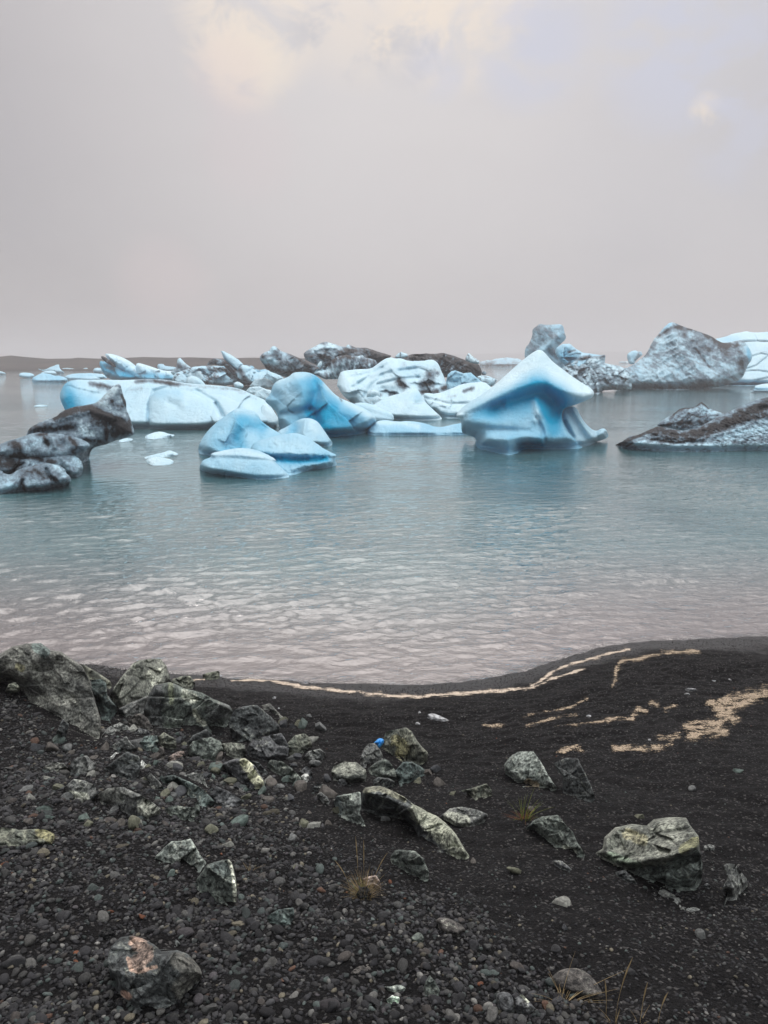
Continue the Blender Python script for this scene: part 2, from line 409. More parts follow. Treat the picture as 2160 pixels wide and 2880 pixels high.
def rock_material():
    m, g, b, o = new_mat('boulder_stone')
    tc = g.new('ShaderNodeNewGeometry').outputs['Position']
    col = g.attr('col').outputs['Color']
    n1 = g.noise(tc, 9, 6, 0.65, 0.4); n2 = g.noise(tc, 55, 4, 0.7); n3 = g.noise(tc, 160, 3, 0.6)
    c = g.mix(g.ramp(n1, 0.3, 0.7), g.mix(1.0, col, (0.6, 0.61, 0.61), 'MULTIPLY'), g.mix(1.0, col, (1.6, 1.6, 1.55), 'MULTIPLY'))
    c = g.mix(g.math('MULTIPLY', g.ramp(n2, 0.50, 0.62), 0.75), c, g.mix(1.0, c, (2.2, 2.2, 2.15), 'MULTIPLY'))
    c = g.mix(g.math('MULTIPLY', g.ramp(n2, 0.49, 0.38), 0.75), c, lin(22, 23, 24))
    c = g.mix(g.math('MULTIPLY', g.ramp(n3, 0.60, 0.72), 0.35), c, lin(150, 150, 144))
    g.put(b.inputs['Base Color'], c); g.put(b.inputs['Roughness'], g.ramp(n2, 0.3, 0.7, 0.7, 0.95)); b.inputs['Specular IOR Level'].default_value = 0.2
    h = g.math('ADD', g.math('MULTIPLY', n1, 1.0), g.math('ADD', g.math('MULTIPLY', n2, 0.30), g.math('MULTIPLY', n3, 0.08)))
    g.put(b.inputs['Normal'], g.bump(h, 0.8, 0.03))
    return m
ROCK = rock_material()

def pebble_material(per_object):
    m, g, b, o = new_mat('pebble_stone' if per_object else 'gravel_stone')
    tc = g.new('ShaderNodeTexCoord').outputs['Object'] if per_object else g.new('ShaderNodeNewGeometry').outputs['Position']
    col = g.new('ShaderNodeObjectInfo').outputs['Color'] if per_object else g.attr('col').outputs['Color']
    n1 = g.noise(tc, 2.5 if per_object else 90, 5, 0.65, 0.3); n2 = g.noise(tc, 12 if per_object else 400, 3, 0.6)
    c = g.mix(g.ramp(n1, 0.3, 0.72), g.mix(1.0, col, (0.6, 0.6, 0.6), 'MULTIPLY'), g.mix(1.0, col, (1.4, 1.4, 1.4), 'MULTIPLY'))
    c = g.mix(g.math('MULTIPLY', g.ramp(n2, 0.58, 0.7), 0.4), c, g.mix(1.0, c, (1.8, 1.8, 1.8), 'MULTIPLY'))
    g.put(b.inputs['Base Color'], c); b.inputs['Roughness'].default_value = 0.75; b.inputs['Specular IOR Level'].default_value = 0.3
    g.put(b.inputs['Normal'], g.bump(n2, 0.35, 0.004 if not per_object else 0.08))
    return m

def sand_material():
    m, g, b, o = new_mat('black_sand')
    tc = g.new('ShaderNodeNewGeometry').outputs['Position']
    wet = g.attr('wet').outputs['Fac']
    n0 = g.noise(tc, 1.4, 4, 0.55); n1 = g.noise(tc, 30, 5, 0.7); n2 = g.noise(tc, 140, 3, 0.7)
    vo = g.new('ShaderNodeTexVoronoi'); g.put(vo.inputs['Vector'], tc); vo.inputs['Scale'].default_value = 95
    sep = g.new('ShaderNodeSeparateColor'); g.l.new(vo.outputs['Color'], sep.inputs[0])
    c = g.mix(g.ramp(n0, 0.35, 0.65), lin(19, 19, 20), lin(28, 27, 28))
    c = g.mix(g.ramp(n1, 0.35, 0.7), lin(11, 11, 12), c)
    c = g.mix(g.math('MULTIPLY', g.ramp(sep.outputs[0], 0.86, 1.0), 0.7), c, lin(92, 91, 90))
    c = g.mix(g.math('MULTIPLY', g.ramp(sep.outputs[1], 0.6, 0.95), 0.7), c, lin(20, 20, 21))
    c = g.mix(g.math('MULTIPLY', wet, 0.55), c, lin(18, 18, 20))
    g.put(b.inputs['Base Color'], c)
    g.put(b.inputs['Roughness'], g.math('SUBTRACT', 0.85, g.math('MULTIPLY', wet, 0.4))); g.put(b.inputs['Specular IOR Level'], g.ramp(wet, 0.0, 1.0, 0.12, 0.5))
    h = g.math('ADD', g.math('MULTIPLY', n1, 0.8), g.math('ADD', g.math('MULTIPLY', n2, 0.35), g.math('MULTIPLY', g.math('SUBTRACT', 0.5, vo.outputs['Distance']), 0.5)))
    g.put(b.inputs['Normal'], g.bump(h, 0.9, 0.022))
    return m

def water_material():
    m, g, b, o = new_mat('glacial_water')
    g.n.remove(b)
    tc = g.new('ShaderNodeNewGeometry').outputs['Position']
    dep = g.attr('depth').outputs['Fac']
    n0 = g.noise(g.scale(tc, 1, 1, 1), 0.16, 3, 0.5, 0.4)
    body = g.mix(g.ramp(n0, 0.35, 0.65), lin(54, 88, 94), lin(70, 101, 105))
    shal = g.mix(g.ramp(dep, -0.1, 1.3), lin(98, 92, 91), body)
    # small ripples: stretched across the wind, two sizes
    h1 = g.noise(g.scale(tc, 2.6, 5.2, 1, (0, 0, 0.30)), 1.0, 5, 0.55, 0.6)
    h2 = g.noise(g.scale(tc, 9, 17, 1, (0, 0, -0.15)), 1.0, 4, 0.6, 0.8)
    h3 = g.noise(g.scale(tc, 0.6, 1.3, 1, (0, 0, 0.2)), 1.0, 3, 0.5, 0.5)
    h = g.math('ADD', g.math('MULTIPLY', h1, 0.048), g.math('ADD', g.math('MULTIPLY', h2, 0.014), g.math('MULTIPLY', h3, 0.060)))
    h = g.math('MULTIPLY', h, g.math('MULTIPLY', g.attr('ruffle').outputs['Fac'], 1.1))
    nrm = g.bump(h, 0.8, 1.0)
    dif = g.new('ShaderNodeBsdfDiffuse'); g.put(dif.inputs[0], shal); g.put(dif.inputs['Normal'], nrm)
    tr = g.new('ShaderNodeBsdfTransparent'); tr.inputs[0].default_value = (0.86, 0.9, 0.9, 1)
    ms = g.new('ShaderNodeMixShader'); g.put(ms.inputs[0], g.ramp(dep, -0.004, 0.035, 0.25, 1.0)); g.l.new(tr.outputs[0], ms.inputs[1]); g.l.new(dif.outputs[0], ms.inputs[2])
    gl = g.new('ShaderNodeBsdfGlossy'); gl.inputs['Roughness'].default_value = 0.035; g.put(gl.inputs['Normal'], nrm); gl.inputs[0].default_value = (1, 1, 1, 1)
    fr = g.new('ShaderNodeFresnel'); fr.inputs['IOR'].default_value = 1.85; g.put(fr.inputs['Normal'], nrm)
    m2 = g.new('ShaderNodeMixShader'); g.l.new(fr.outputs[0], m2.inputs[0]); g.l.new(ms.outputs[0], m2.inputs[1]); g.l.new(gl.outputs[0], m2.inputs[2])
    g.l.new(m2.outputs[0], o.inputs[0])
    return m

def simple_material(name, c, rough=0.7, spec=0.3, bump=None, c2=None, sc_=20):
    m, g, b, o = new_mat(name)
    tc = g.new('ShaderNodeNewGeometry').outputs['Position']
    n = g.noise(tc, sc_, 5, 0.6)
    g.put(b.inputs['Base Color'], g.mix(g.ramp(n, 0.3, 0.7), c, c2 or tuple(x * 0.7 for x in c)))
    b.inputs['Roughness'].default_value = rough; b.inputs['Specular IOR Level'].default_value = spec
    if bump: g.put(b.inputs['Normal'], g.bump(n, 0.6, bump))
    return m, g, b

# ---------------------------------------------------------------- ground, water, far shores
def nonuni(lo, hi, fine, d, grow=1.35):
    a = [lo]; s = d
    while a[0] > fine[0]: s *= grow; a.insert(0, a[0] - s)
    s = d; b = [hi]
    while b[-1] < fine[1]: s *= grow; b.append(b[-1] + s)
    return np.array(a[:-1]), np.array(b[1:])
xa, xb = nonuni(GX0, gx[-1], (-70, 70), GD); ya, yb = nonuni(GY0, gy[-1], (-60, 40), GD)
XX = np.concatenate([xa, gx, xb]); YY = np.concatenate([ya, gy, yb])
Zc = zt(*np.meshgrid(XX, YY, indexing='ij'))
gxx, gyy = np.meshgrid(XX, YY, indexing='ij')
V = np.stack([gxx.ravel(), gyy.ravel(), Zc.ravel()], 1)
I = np.arange(len(V)).reshape(gxx.shape)
F = np.stack([I[:-1, :-1], I[1:, :-1], I[1:, 1:], I[:-1, 1:]], -1).reshape(-1, 4)
wet = sstep(Zc.ravel(), 0.10, 0.015)
beach = link('beach', mesh_np('beach', V, F, sand_material(), {'wet': wet})); tag(beach, kind='structure', label='black sand and gravel beach sloping down to the lagoon')

# lagoon: a fan of rows that grow with distance, with wind waves on the near rows
r = np.concatenate([5.4 * np.exp(np.linspace(0, math.log(60 / 5.4), 540)), 60 * np.exp(np.linspace(0, math.log(5000 / 60), 91))[1:]])
th = np.concatenate([np.linspace(-80, -34, 24)[:-1], np.linspace(-33, 33, 481), np.linspace(34, 80, 24)[1:]]) * math.pi / 180
Rr, Th = np.meshgrid(r, th, indexing='ij')
wx = (Rr * np.sin(Th)).ravel(); wy = (Rr * np.cos(Th)).ravel()
depth = -zt(np.clip(wx, -65, 65), np.clip(wy, -20, 38))
rg = np.random.default_rng(3); wz = np.zeros_like(wx); dxx = np.zeros_like(wx); dyy = np.zeros_like(wx)
warp = 0.8 * perlin(np.stack([wx * 0.35, wy * 0.35, 0 * wx], 1), 8); env = np.clip(0.75 + 0.6 * perlin(np.stack([wx * 0.5, wy * 0.6, 0 * wx], 1), 12) + 0.7 * perlin(np.stack([wx * 0.13, wy * 0.16, 0 * wx], 1), 14), 0.15, 2)
for k in range(56):
    lam = 0.12 * (5.0 ** (rg.random() ** 1.3)); a = math.radians(-90 + 16 + rg.normal(0, 20)); kk = 2 * math.pi / lam
    amp = 0.0048 * lam ** 0.62
    ph = kk * (wx * math.cos(a) + wy * math.sin(a)) + rg.uniform(0, 6.3) + warp * 3
    f = np.clip((1.25 - Rr.ravel() * 0.0055 / lam), 0, 1) * amp * env
    wz += f * np.sin(ph); dxx += f * np.cos(ph) * math.cos(a); dyy += f * np.cos(ph) * math.sin(a)
shd = np.interp(np.clip(wx, -40, 40), _sh[:, 0], _sh[:, 1]); so = wy - shd      # small waves coming in along the shore
for k, s0 in enumerate((0.50, 0.95, 1.5, 2.2, 3.0)):
    wob = 0.18 * perlin(np.stack([wx * 0.7, np.full_like(wx, k * 4.0), 0 * wx], 1), 51 + k) + 0.05 * perlin(np.stack([wx * 3, np.full_like(wx, k * 4.0), 0 * wx], 1), 61)
    on = sstep(perlin(np.stack([wx * 0.45, np.full_like(wx, 9.0 + k), 0 * wx], 1), 71 + k), -0.15, 0.35)
    q = so - s0 - wob; wz += 0.032 * on * np.where(q < 0, np.exp(-(q / 0.035) ** 2), np.exp(-(q / 0.16) ** 2))
ruf = np.clip(0.88 - 0.50 * sstep(so, 4.0, 20.0) + 0.35 * perlin(np.stack([wx * 0.10, wy * 0.14, 0 * wx], 1), 33), 0.22, 1.5)
fs = ruf * (0.45 + 0.55 * sstep(depth, 0.0, 0.35))
V = np.stack([wx + dxx * fs * 0.7, wy + dyy * fs * 0.7, wz * fs * np.clip((60 - Rr.ravel()) / 30, 0, 1)], 1)
I = np.arange(len(V)).reshape(Rr.shape)
F = np.stack([I[:-1, :-1], I[:-1, 1:], I[1:, 1:], I[1:, :-1]], -1).reshape(-1, 4)
keep = (depth[F].max(1) > -0.08); F = F[keep]
us = np.unique(F); mp = np.zeros(len(V), int); mp[us] = np.arange(len(us))
water = link('lagoon_water', mesh_np('lagoon_water', V[us], mp[F], water_material(), {'depth': depth[us], 'ruffle': ruf[us]})); tag(water, kind='structure', label='grey green glacial lagoon water with small wind ripples')

def ridge(name, label, crest, base_v, depth_m, mat, seed):
    """far shore: a long low bank, crest line read from the photograph, set at the distance of its waterline"""
    crest = np.asarray(crest, float); u = np.arange(crest[0, 0], crest[-1, 0], 6.0)
    top = np.interp(u, crest[:, 0], crest[:, 1]); t = H / -ray(1080, base_v)[2]
    X = (u - 1080) / FPX * t; hz = H + (ray(u, top)[:, 2]) * (t + depth_m * 0.5); hz = np.maximum(hz, 0.4)
    prof = [(-0.02, -1.0), (0.0, 0.02), (0.12, 0.28), (0.28, 0.55), (0.42, 0.85), (0.5, 1.0), (0.62, 0.9), (0.8, 0.5), (1.0, -0.3)]
    rows = []
    for (f, k) in prof:
        y = t * CP + f * depth_m + 0.06 * depth_m * fbm(np.stack([X * 0.05, np.full_like(X, f * 9), 0 * X], 1), 3, seed)
        zz = hz * k + (0.10 * hz * fbm(np.stack([X * 0.12, np.full_like(X, f * 20), 0 * X], 1), 4, seed + 1) if 0.05 < k < 0.99 else 0)
        if k < 0: zz = np.full_like(X, k)
        rows.append(np.stack([X * (1 + f * depth_m / t), y, zz], 1))
    V = np.concatenate(rows); n = len(u)
    I = np.arange(len(V)).reshape(len(prof), n)
    F = np.stack([I[:-1, :-1], I[:-1, 1:], I[1:, 1:], I[1:, :-1]], -1).reshape(-1, 4)
    o = link(name, mesh_np(name, V, F, mat)); tag(o, kind='structure', label=label)
MOR, _, _ = simple_material('moraine', lin(66, 58, 52), 0.9, 0.1, 0.3, lin(44, 40, 37), 0.12)
ridge('moraine_hills', 'low brown moraine hills along the far left shore', [(-900, 996), (-300, 1000), (0, 1003), (45, 1003), (70, 1000), (120, 1005), (170, 1009), (230, 1008), (250, 1006), (290, 1008), (330, 1009), (430, 1004),
      (500, 1006), (560, 1005), (640, 1008), (720, 1006), (800, 1008), (1000, 1007), (1100, 1006), (1240, 1006)], 1042, 60, MOR, 5)
ridge('far_shore', 'faint far shore fading into the haze', [(700, 1003), (900, 1000), (1200, 998), (1400, 995), (1700, 990), (1900, 990), (2160, 988), (2600, 985), (3200, 990)], 1011.5, 300, MOR, 9)

# haze over the lagoon
hm = bpy.data.materials.new('haze_air'); hm.use_nodes = True; hg = NT(hm.node_tree); hg.n.clear()
ho = hg.new('ShaderNodeOutputMaterial'); hv = hg.new('ShaderNodeVolumePrincipled')
hv.inputs['Color'].default_value = (*lin(222, 220, 222), 1); hv.inputs['Density'].default_value = 0.0018; hv.inputs['Anisotropy'].default_value = 0.35
hg.l.new(hv.outputs[0], ho.inputs['Volume'])
bx = np.array([[x, y, z_] for x in (-5600, 5600) for y in (-80, 5600) for z_ in (-8.5, 30)], float)
haze = link('haze', mesh_np('haze', bx, np.array([[0, 1, 3, 2], [4, 6, 7, 5], [0, 4, 5, 1], [2, 3, 7, 6], [0, 2, 6, 4], [1, 5, 7, 3]]), hm, smooth=False)); tag(haze, kind='stuff', label='thin pale haze hanging over the whole lagoon')
# ---------------------------------------------------------------- icebergs
def ice_part(name, parent, L, mat=None):
    """one lobe -> one mesh, with soil and clean blue ice as vertex attributes"""
    L = dict(L); blue = L.pop('blue', 0.2); bst = L.pop('bst', ()); dst = L.pop('dst', ()); dn = L.pop('dn', None); gray = L.pop('gray', 0.0); dtop = L.pop('dtop', 0)
    r = lobe(**L); p = r['pts']; s = L.get('seed', 0)
    b = blue + stroke(p, r['crop'], bst)
    d = stroke(p, r['crop'], dst)
    P3 = np.stack([p[:, 0], p[:, 1], np.full(len(p), s * 11.0)], 1)
    d = d * (0.75 + 0.95 * fbm(P3 / 18, 5, s + 1, 0.65))
    if dn:   # (amount, size in px, threshold, angle, stretch)
        ca, sa = math.cos(dn[3]), math.sin(dn[3]); q = P3.copy(); q[:, 0], q[:, 1] = ca * P3[:, 0] + sa * P3[:, 1], (-sa * P3[:, 0] + ca * P3[:, 1]) * dn[4]
        q[:, :2] += 8 * np.stack([perlin(P3 / 30, s + 5), perlin(P3 / 30, s + 6)], 1)
        d = d + dn[0] * sstep(fbm(q / dn[1], 5, s + 2, 0.6), dn[2] - 0.25, dn[2] + 0.3)
    d = d + gray * (0.95 + 0.35 * fbm(P3 / 45, 3, s + 12))
    d = d + 0.30 * fbm(P3 / 7, 4, s + 14, 0.7) * sstep(d, 0.05, 0.3)
    b = b + 0.12 * fbm(P3 / 40, 3, s + 8)
    return link(name, mesh_np(name, r['V'], r['F'], mat or ICE, {'blue': np.clip(b * 1.25, 0, 1), 'dirt': np.clip(d, 0, 1)}), parent)
def berg(name, label, parts, cat='iceberg', group='icebergs floating in the lagoon'):
    if len(parts) == 1:
        o = ice_part(name, None, parts[0][1])
        c = np.array([v.co[:] for v in o.data.vertices]); 
    else:
        o = link(name, None)
        for pn, L in parts: ice_part(pn, o, L)
    tag(o, label, cat, group); return o
D = dict
SOFT = (0.05, 0.7, 4, 0)

# the wind-carved blue berg with a pointed cap
berg('carved_iceberg', 'bright blue wind carved iceberg with a pointed cap overhanging its narrow waist', [
 ('carved_body', D(crop='C3', poly=[(468, 755), (490, 720), (540, 670), (640, 610), (750, 530), (850, 440), (950, 350), (1035, 286), (1080, 265), (1115, 282), (1170, 350), (1250, 410), (1330, 470), (1400, 515), (1460, 550), (1482, 580), (1472, 615), (1420, 640), (1340, 672), (1262, 692), (1240, 740), (1255, 800), (1290, 870), (1330, 910), (1388, 965), (1400, 988), (1330, 995), (1100, 996), (960, 990), (930, 1022), (870, 1042), (840, 1040), (740, 1015), (612, 990), (622, 912), (560, 890), (512, 875), (512, 800), (500, 772)],
   base=1010, thick=1.25, back=1.3, lean=0.95, step=2.4, sm=2, nz=(0.05, 0.9, 4, 0), seed=1, blue=0.46, rf=0.55, power=0.6,
   feats=[([(478, 748), (640, 662), (860, 566), (1000, 520), (1130, 508), (1260, 560), (1400, 618), (1470, 604)], 62, 0.75), ([(760, 700), (900, 640), (1050, 600), (1180, 650), (1215, 740)], 60, -0.55), ([(1130, 560), (1180, 660)], 65, -0.45),
          ([(540, 745), (700, 690), (800, 660)], 30, -0.25), ([(1060, 640), (1075, 740), (1060, 780)], 30, 0.35), ([(1062, 765), (1100, 850), (1120, 930)], 18, -0.35), ([(530, 800), (700, 790), (900, 800)], 40, 0.18), ([(540, 830), (700, 845), (1000, 860)], 18, -0.16),
          ([(640, 915), (800, 920), (1000, 905), (1090, 925)], 36, 0.42), ([(840, 930), (870, 1030)], 40, 0.45), ([(960, 985), (1060, 965)], 38, -0.45), ([(1250, 760), (1300, 900), (1380, 970)], 40, 0.4), ([(1180, 760), (1200, 900)], 50, -0.2), ([(650, 930), (640, 990)], 30, 0.2)],
   bst=[([(600, 710), (800, 650), (960, 595), (1060, 560), (1200, 620)], 90, 0.42), ([(1120, 600), (1180, 700)], 95, 0.40), ([(1080, 290), (950, 400), (700, 600), (500, 730)], 75, -0.52), ([(1080, 290), (1250, 450), (1460, 575)], 85, -0.52), ([(960, 985), (1080, 965)], 40, 0.5), ([(1170, 760), (1190, 850)], 60, 0.25), ([(1070, 760), (1040, 650)], 25, -0.3)])),
 ('side_buttress', D(crop='C3', poly=[(1230, 690), (1345, 672), (1382, 755), (1430, 822), (1490, 866), (1545, 836), (1572, 855), (1590, 905), (1545, 925), (1500, 938), (1450, 967), (1400, 977), (1300, 985), (1230, 985)], base=985, thick=0.8, back=0.7, lean=0.6, step=2.4, sm=2, nz=(0.05, 0.7, 4, 0), seed=2, blue=0.22, push=0.5, bt=0.45,
   feats=[([(1300, 720), (1380, 860), (1450, 960)], 24, -0.3), ([(1330, 700), (1430, 850), (1500, 930)], 24, 0.25), ([(1490, 870), (1510, 930)], 16, -0.2), ([(1265, 800), (1320, 900)], 16, -0.3)], bst=[([(1260, 760), (1290, 860)], 40, 0.25)]))])

# the blue berg with the grainy flank in front of the pack
berg('blue_iceberg', 'low pale blue iceberg with a grainy flank, nearest in the middle of the lagoon', [
 ('main_hump', D(crop='C2', poly=[(132, 912), (135, 855), (178, 780), (250, 708), (330, 650), (380, 618), (430, 622), (500, 635), (524, 662), (538, 700), (600, 745), (680, 790), (720, 860), (700, 960), (500, 960), (300, 950), (200, 925), (160, 920)], base=930, thick=1.3, back=1.2, lean=1.6, step=2.4, sm=2, nz=(0.09, 0.45, 5, 1), seed=3, chips=[(8, 0.2, 0.012, 0.0)], blue=0.42,
   feats=[([(380, 640), (300, 720), (200, 850)], 50, 0.3), ([(560, 740), (420, 780), (330, 860)], 46, -0.45), ([(430, 660), (520, 680)], 30, -0.2)], bst=[([(540, 740), (420, 690), (380, 800)], 50, 0.25), ([(400, 880), (300, 900)], 60, 0.2), ([(380, 630), (520, 650)], 24, -0.2)])),
 ('grainy_flank', D(crop='C2', poly=[(470, 850), (560, 815), (660, 790), (740, 778), (800, 785), (850, 808), (905, 852), (970, 893), (1035, 922), (1015, 946), (1036, 985), (1000, 1002), (830, 1022), (750, 1056), (660, 1060), (560, 1000), (480, 940)], base=1025, thick=0.9, back=0.9, lean=1.9, step=2.4, sm=1, jag=1.5, nz=(0.14, 0.20, 3, 1), seed=4, blue=0.40, rf=0.5, bt=0.3,
   feats=[([(500, 935), (680, 945), (850, 950), (1010, 938)], 26, -0.35), ([(520, 900), (700, 905), (900, 915), (1025, 920)], 24, 0.3)], bst=[([(560, 935), (740, 955), (960, 945)], 26, 0.45), ([(640, 830), (850, 870)], 40, -0.1)])),
 ('front_block', D(crop='C2', poly=[(140, 1000), (160, 952), (216, 936), (212, 915), (228, 905), (300, 890), (400, 872), (480, 880), (560, 905), (642, 952), (628, 966), (680, 1010), (728, 1058), (720, 1072), (600, 1081), (480, 1079), (300, 1052), (200, 1036), (142, 1016)], base=1066, thick=0.85, back=1.2, lean=1.2, step=2.4, sm=1, jag=1.2, nz=(0.035, 0.4, 4, 0), seed=5, blue=0.36, rf=0.6, bt=0.3,
   feats=[([(215, 940), (400, 945), (640, 960)], 14, -0.12), ([(220, 915), (400, 920), (630, 945)], 12, 0.08)], bst=[([(230, 905), (400, 895), (630, 950)], 22, -0.22), ([(300, 1040), (600, 1070)], 20, 0.15)]))])

berg('ice_block', 'small rounded pale blue ice block between the grainy berg and the tall blue berg', [
 ('b', D(crop='C2', poly=[(640, 768), (700, 742), (790, 686), (850, 679), (905, 700), (940, 748), (982, 812), (1007, 842), (990, 868), (930, 868), (850, 862), (700, 862), (640, 850)], base=868, thick=0.8, back=0.7, lean=1.0, step=2.4, sm=2, nz=(0.04, 0.5, 4, 0), seed=6, blue=0.30, feats=[([(830, 690), (815, 780), (860, 840)], 18, 0.25), ([(760, 720), (740, 800)], 30, -0.3)], bst=[([(760, 730), (730, 790)], 40, 0.3), ([(910, 800), (970, 860)], 24, 0.2), ([(860, 720), (930, 820)], 30, -0.15)]))], cat='ice block')

berg('blue_iceberg', 'tall saturated blue iceberg with a rounded shoulder in the middle of the pack', [
 ('main_mass', D(crop='C2', poly=[(655, 745), (652, 690), (640, 640), (600, 605), (556, 566), (600, 530), (612, 475), (640, 440), (720, 415), (742, 390), (770, 383), (840, 382), (890, 402), (940, 442), (1000, 512), (1050, 552), (1120, 580), (1200, 612), (1260, 650), (1290, 690), (1278, 745), (1220, 780), (1100, 797), (990, 806), (850, 806), (700, 790)], base=800, thick=1.5, back=1.4, lean=0.8, step=2.4, sm=2, nz=(0.05, 0.8, 4, 0), seed=7, chips=[(9, 0.22, 0.012, 0.0)], blue=0.45, rf=0.7,
   feats=[([(640, 470), (720, 440), (800, 470), (820, 560), (780, 610)], 60, 0.5), ([(870, 420), (900, 500), (870, 610), (900, 720)], 36, -0.7), ([(570, 580), (650, 660), (760, 640), (850, 625)], 20, -0.45), ([(930, 470), (1050, 620), (1250, 690)], 50, 0.35), ([(660, 660), (740, 740)], 40, 0.3)],
   bst=[([(870, 450), (860, 600), (900, 760)], 100, 0.28), ([(1000, 640), (1100, 740), (960, 790)], 110, 0.28), ([(650, 430), (760, 400), (860, 392)], 30, -0.3), ([(960, 470), (1100, 580), (1280, 680)], 24, -0.35), ([(700, 500), (780, 560)], 60, -0.1), ([(860, 630)], 30, 0.3)], dst=[([(1050, 550), (1062, 570)], 8, 0.5)])),
 ('side_block', D(crop='C2', poly=[(1130, 588), (1200, 578), (1250, 590), (1330, 624), (1398, 655), (1402, 706), (1300, 715), (1180, 720)], base=745, thick=0.8, back=0.7, lean=0.9, step=2.4, sm=1, nz=(0.03, 0.6, 3, 0), seed=8, blue=0.2, push=2.0, feats=[([(1180, 620), (1390, 680)], 14, -0.12)])),
 ])

berg('ice_floe', 'flat light blue floe lying left of the carved iceberg', [
 ('b', D(crop='C2', poly=[(1215, 782), (1240, 742), (1290, 702), (1340, 692), (1420, 706), (1500, 698), (1600, 715), (1680, 742), (1740, 735), (1800, 718), (1860, 712), (1955, 722), (1965, 786), (1870, 795), (1700, 798), (1500, 797), (1280, 799)], base=790, thick=0.7, back=1.5, lean=3.0, step=2.4, sm=1, jag=1.2, nz=(0.07, 0.35, 4, 1), seed=9, blue=0.42, bt=0.3, feats=[([(1300, 720), (1420, 760), (1650, 770)], 22, 0.2)], bst=[([(1300, 710), (1450, 712), (1560, 735)], 16, -0.25)]))], cat='ice floe')

# the broad white berg behind
berg('white_iceberg', 'broad rounded white iceberg with a domed front face and dark soil along its top', [
 ('long_back', D(crop='C1', poly=[(385, 545), (395, 498), (430, 446), (500, 430), (560, 434), (640, 432), (800, 436), (950, 428), (1060, 430), (1200, 455), (1340, 466), (1500, 478), (1580, 500), (1660, 540), (1730, 570), (1760, 610), (1800, 680), (1808, 740), (1700, 748), (1400, 750), (1100, 752), (860, 750), (700, 745), (500, 720), (430, 655), (418, 622), (398, 580)], base=750, thick=1.9, back=3.0, lean=1.7, step=2.8, sm=2, nz=(0.10, 1.1, 4, 0), seed=10, chips=[(10, 0.14, 0.008, 0.02)], blue=0.16, rf=0.7,
   feats=[([(600, 560), (680, 500), (700, 460)], 40, -0.5), ([(960, 740), (968, 600), (1000, 510), (1090, 480)], 16, -0.5), ([(450, 520), (520, 560)], 90, 0.4), ([(1400, 590), (1450, 680), (1440, 740)], 16, -0.5), ([(800, 480), (1150, 470), (1500, 490)], 24, 0.2), ([(1270, 500), (1390, 570), (1440, 660)], 12, -0.35)],
   bst=[([(420, 470), (430, 600)], 60, 0.4), ([(500, 560), (560, 600)], 90, 0.3), ([(1480, 600), (1650, 640)], 60, -0.05), ([(430, 620), (500, 660)], 60, 0.3)], dst=[([(590, 458), (650, 470), (740, 488)], 17, 1.1), ([(640, 500), (720, 510), (700, 540)], 18, 0.25), ([(880, 446), (960, 438), (1070, 452), (1150, 468)], 14, 0.9), ([(1000, 440), (1300, 478), (1500, 492), (1650, 520)], 12, 0.42), ([(850, 500), (910, 490)], 16, 0.35), ([(1550, 520), (1660, 560)], 10, 0.3)])),
 ('domed_face', D(crop='C1', poly=[(932, 752), (962, 655), (962, 565), (1000, 506), (1090, 490), (1200, 498), (1300, 540), (1400, 600), (1450, 680), (1410, 728), (1350, 750), (1150, 753)], base=752, thick=0.9, back=1.2, lean=1.3, step=2.8, sm=2, nz=(0.05, 0.9, 4, 0), seed=11, blue=0.14, push=-0.7, rf=0.55,
   feats=[([(1110, 540), (1180, 560), (1190, 600)], 26, 0.15), ([(1090, 580), (1140, 600)], 20, -0.15)], bst=[([(1000, 520), (1150, 510)], 50, 0.16)])),
 ('white_skirt', D(crop='C2', poly=[(530, 620), (560, 580), (600, 610), (640, 660), (660, 700), (658, 744), (600, 742), (520, 720)], base=744, thick=0.5, back=0.6, lean=1.0, step=2.8, sm=2, nz=(0.03, 0.5, 3, 0), seed=12, blue=0.05, push=-0.4))])

for lab, poly, sd_ in (('rounded white ice block sitting on the right half of the broad white berg', [(1203, 442), (1214, 416), (1250, 405), (1300, 428), (1338, 470), (1330, 487), (1230, 474), (1210, 462)], 13), ('smaller ice block sitting on the broad white berg near the dark slab pile', [(1510, 464), (1525, 446), (1550, 446), (1582, 468), (1575, 490), (1530, 490)], 14)):
    berg('ice_block', lab, [('b', D(crop='C1', poly=poly, base=610, thick=0.5, back=0.5, lean=0.5, step=2.4, sm=2, nz=(0.04, 0.6, 3, 0), seed=sd_, blue=0.12, push=1.0))], cat='ice block', group='loose blocks on the ice')

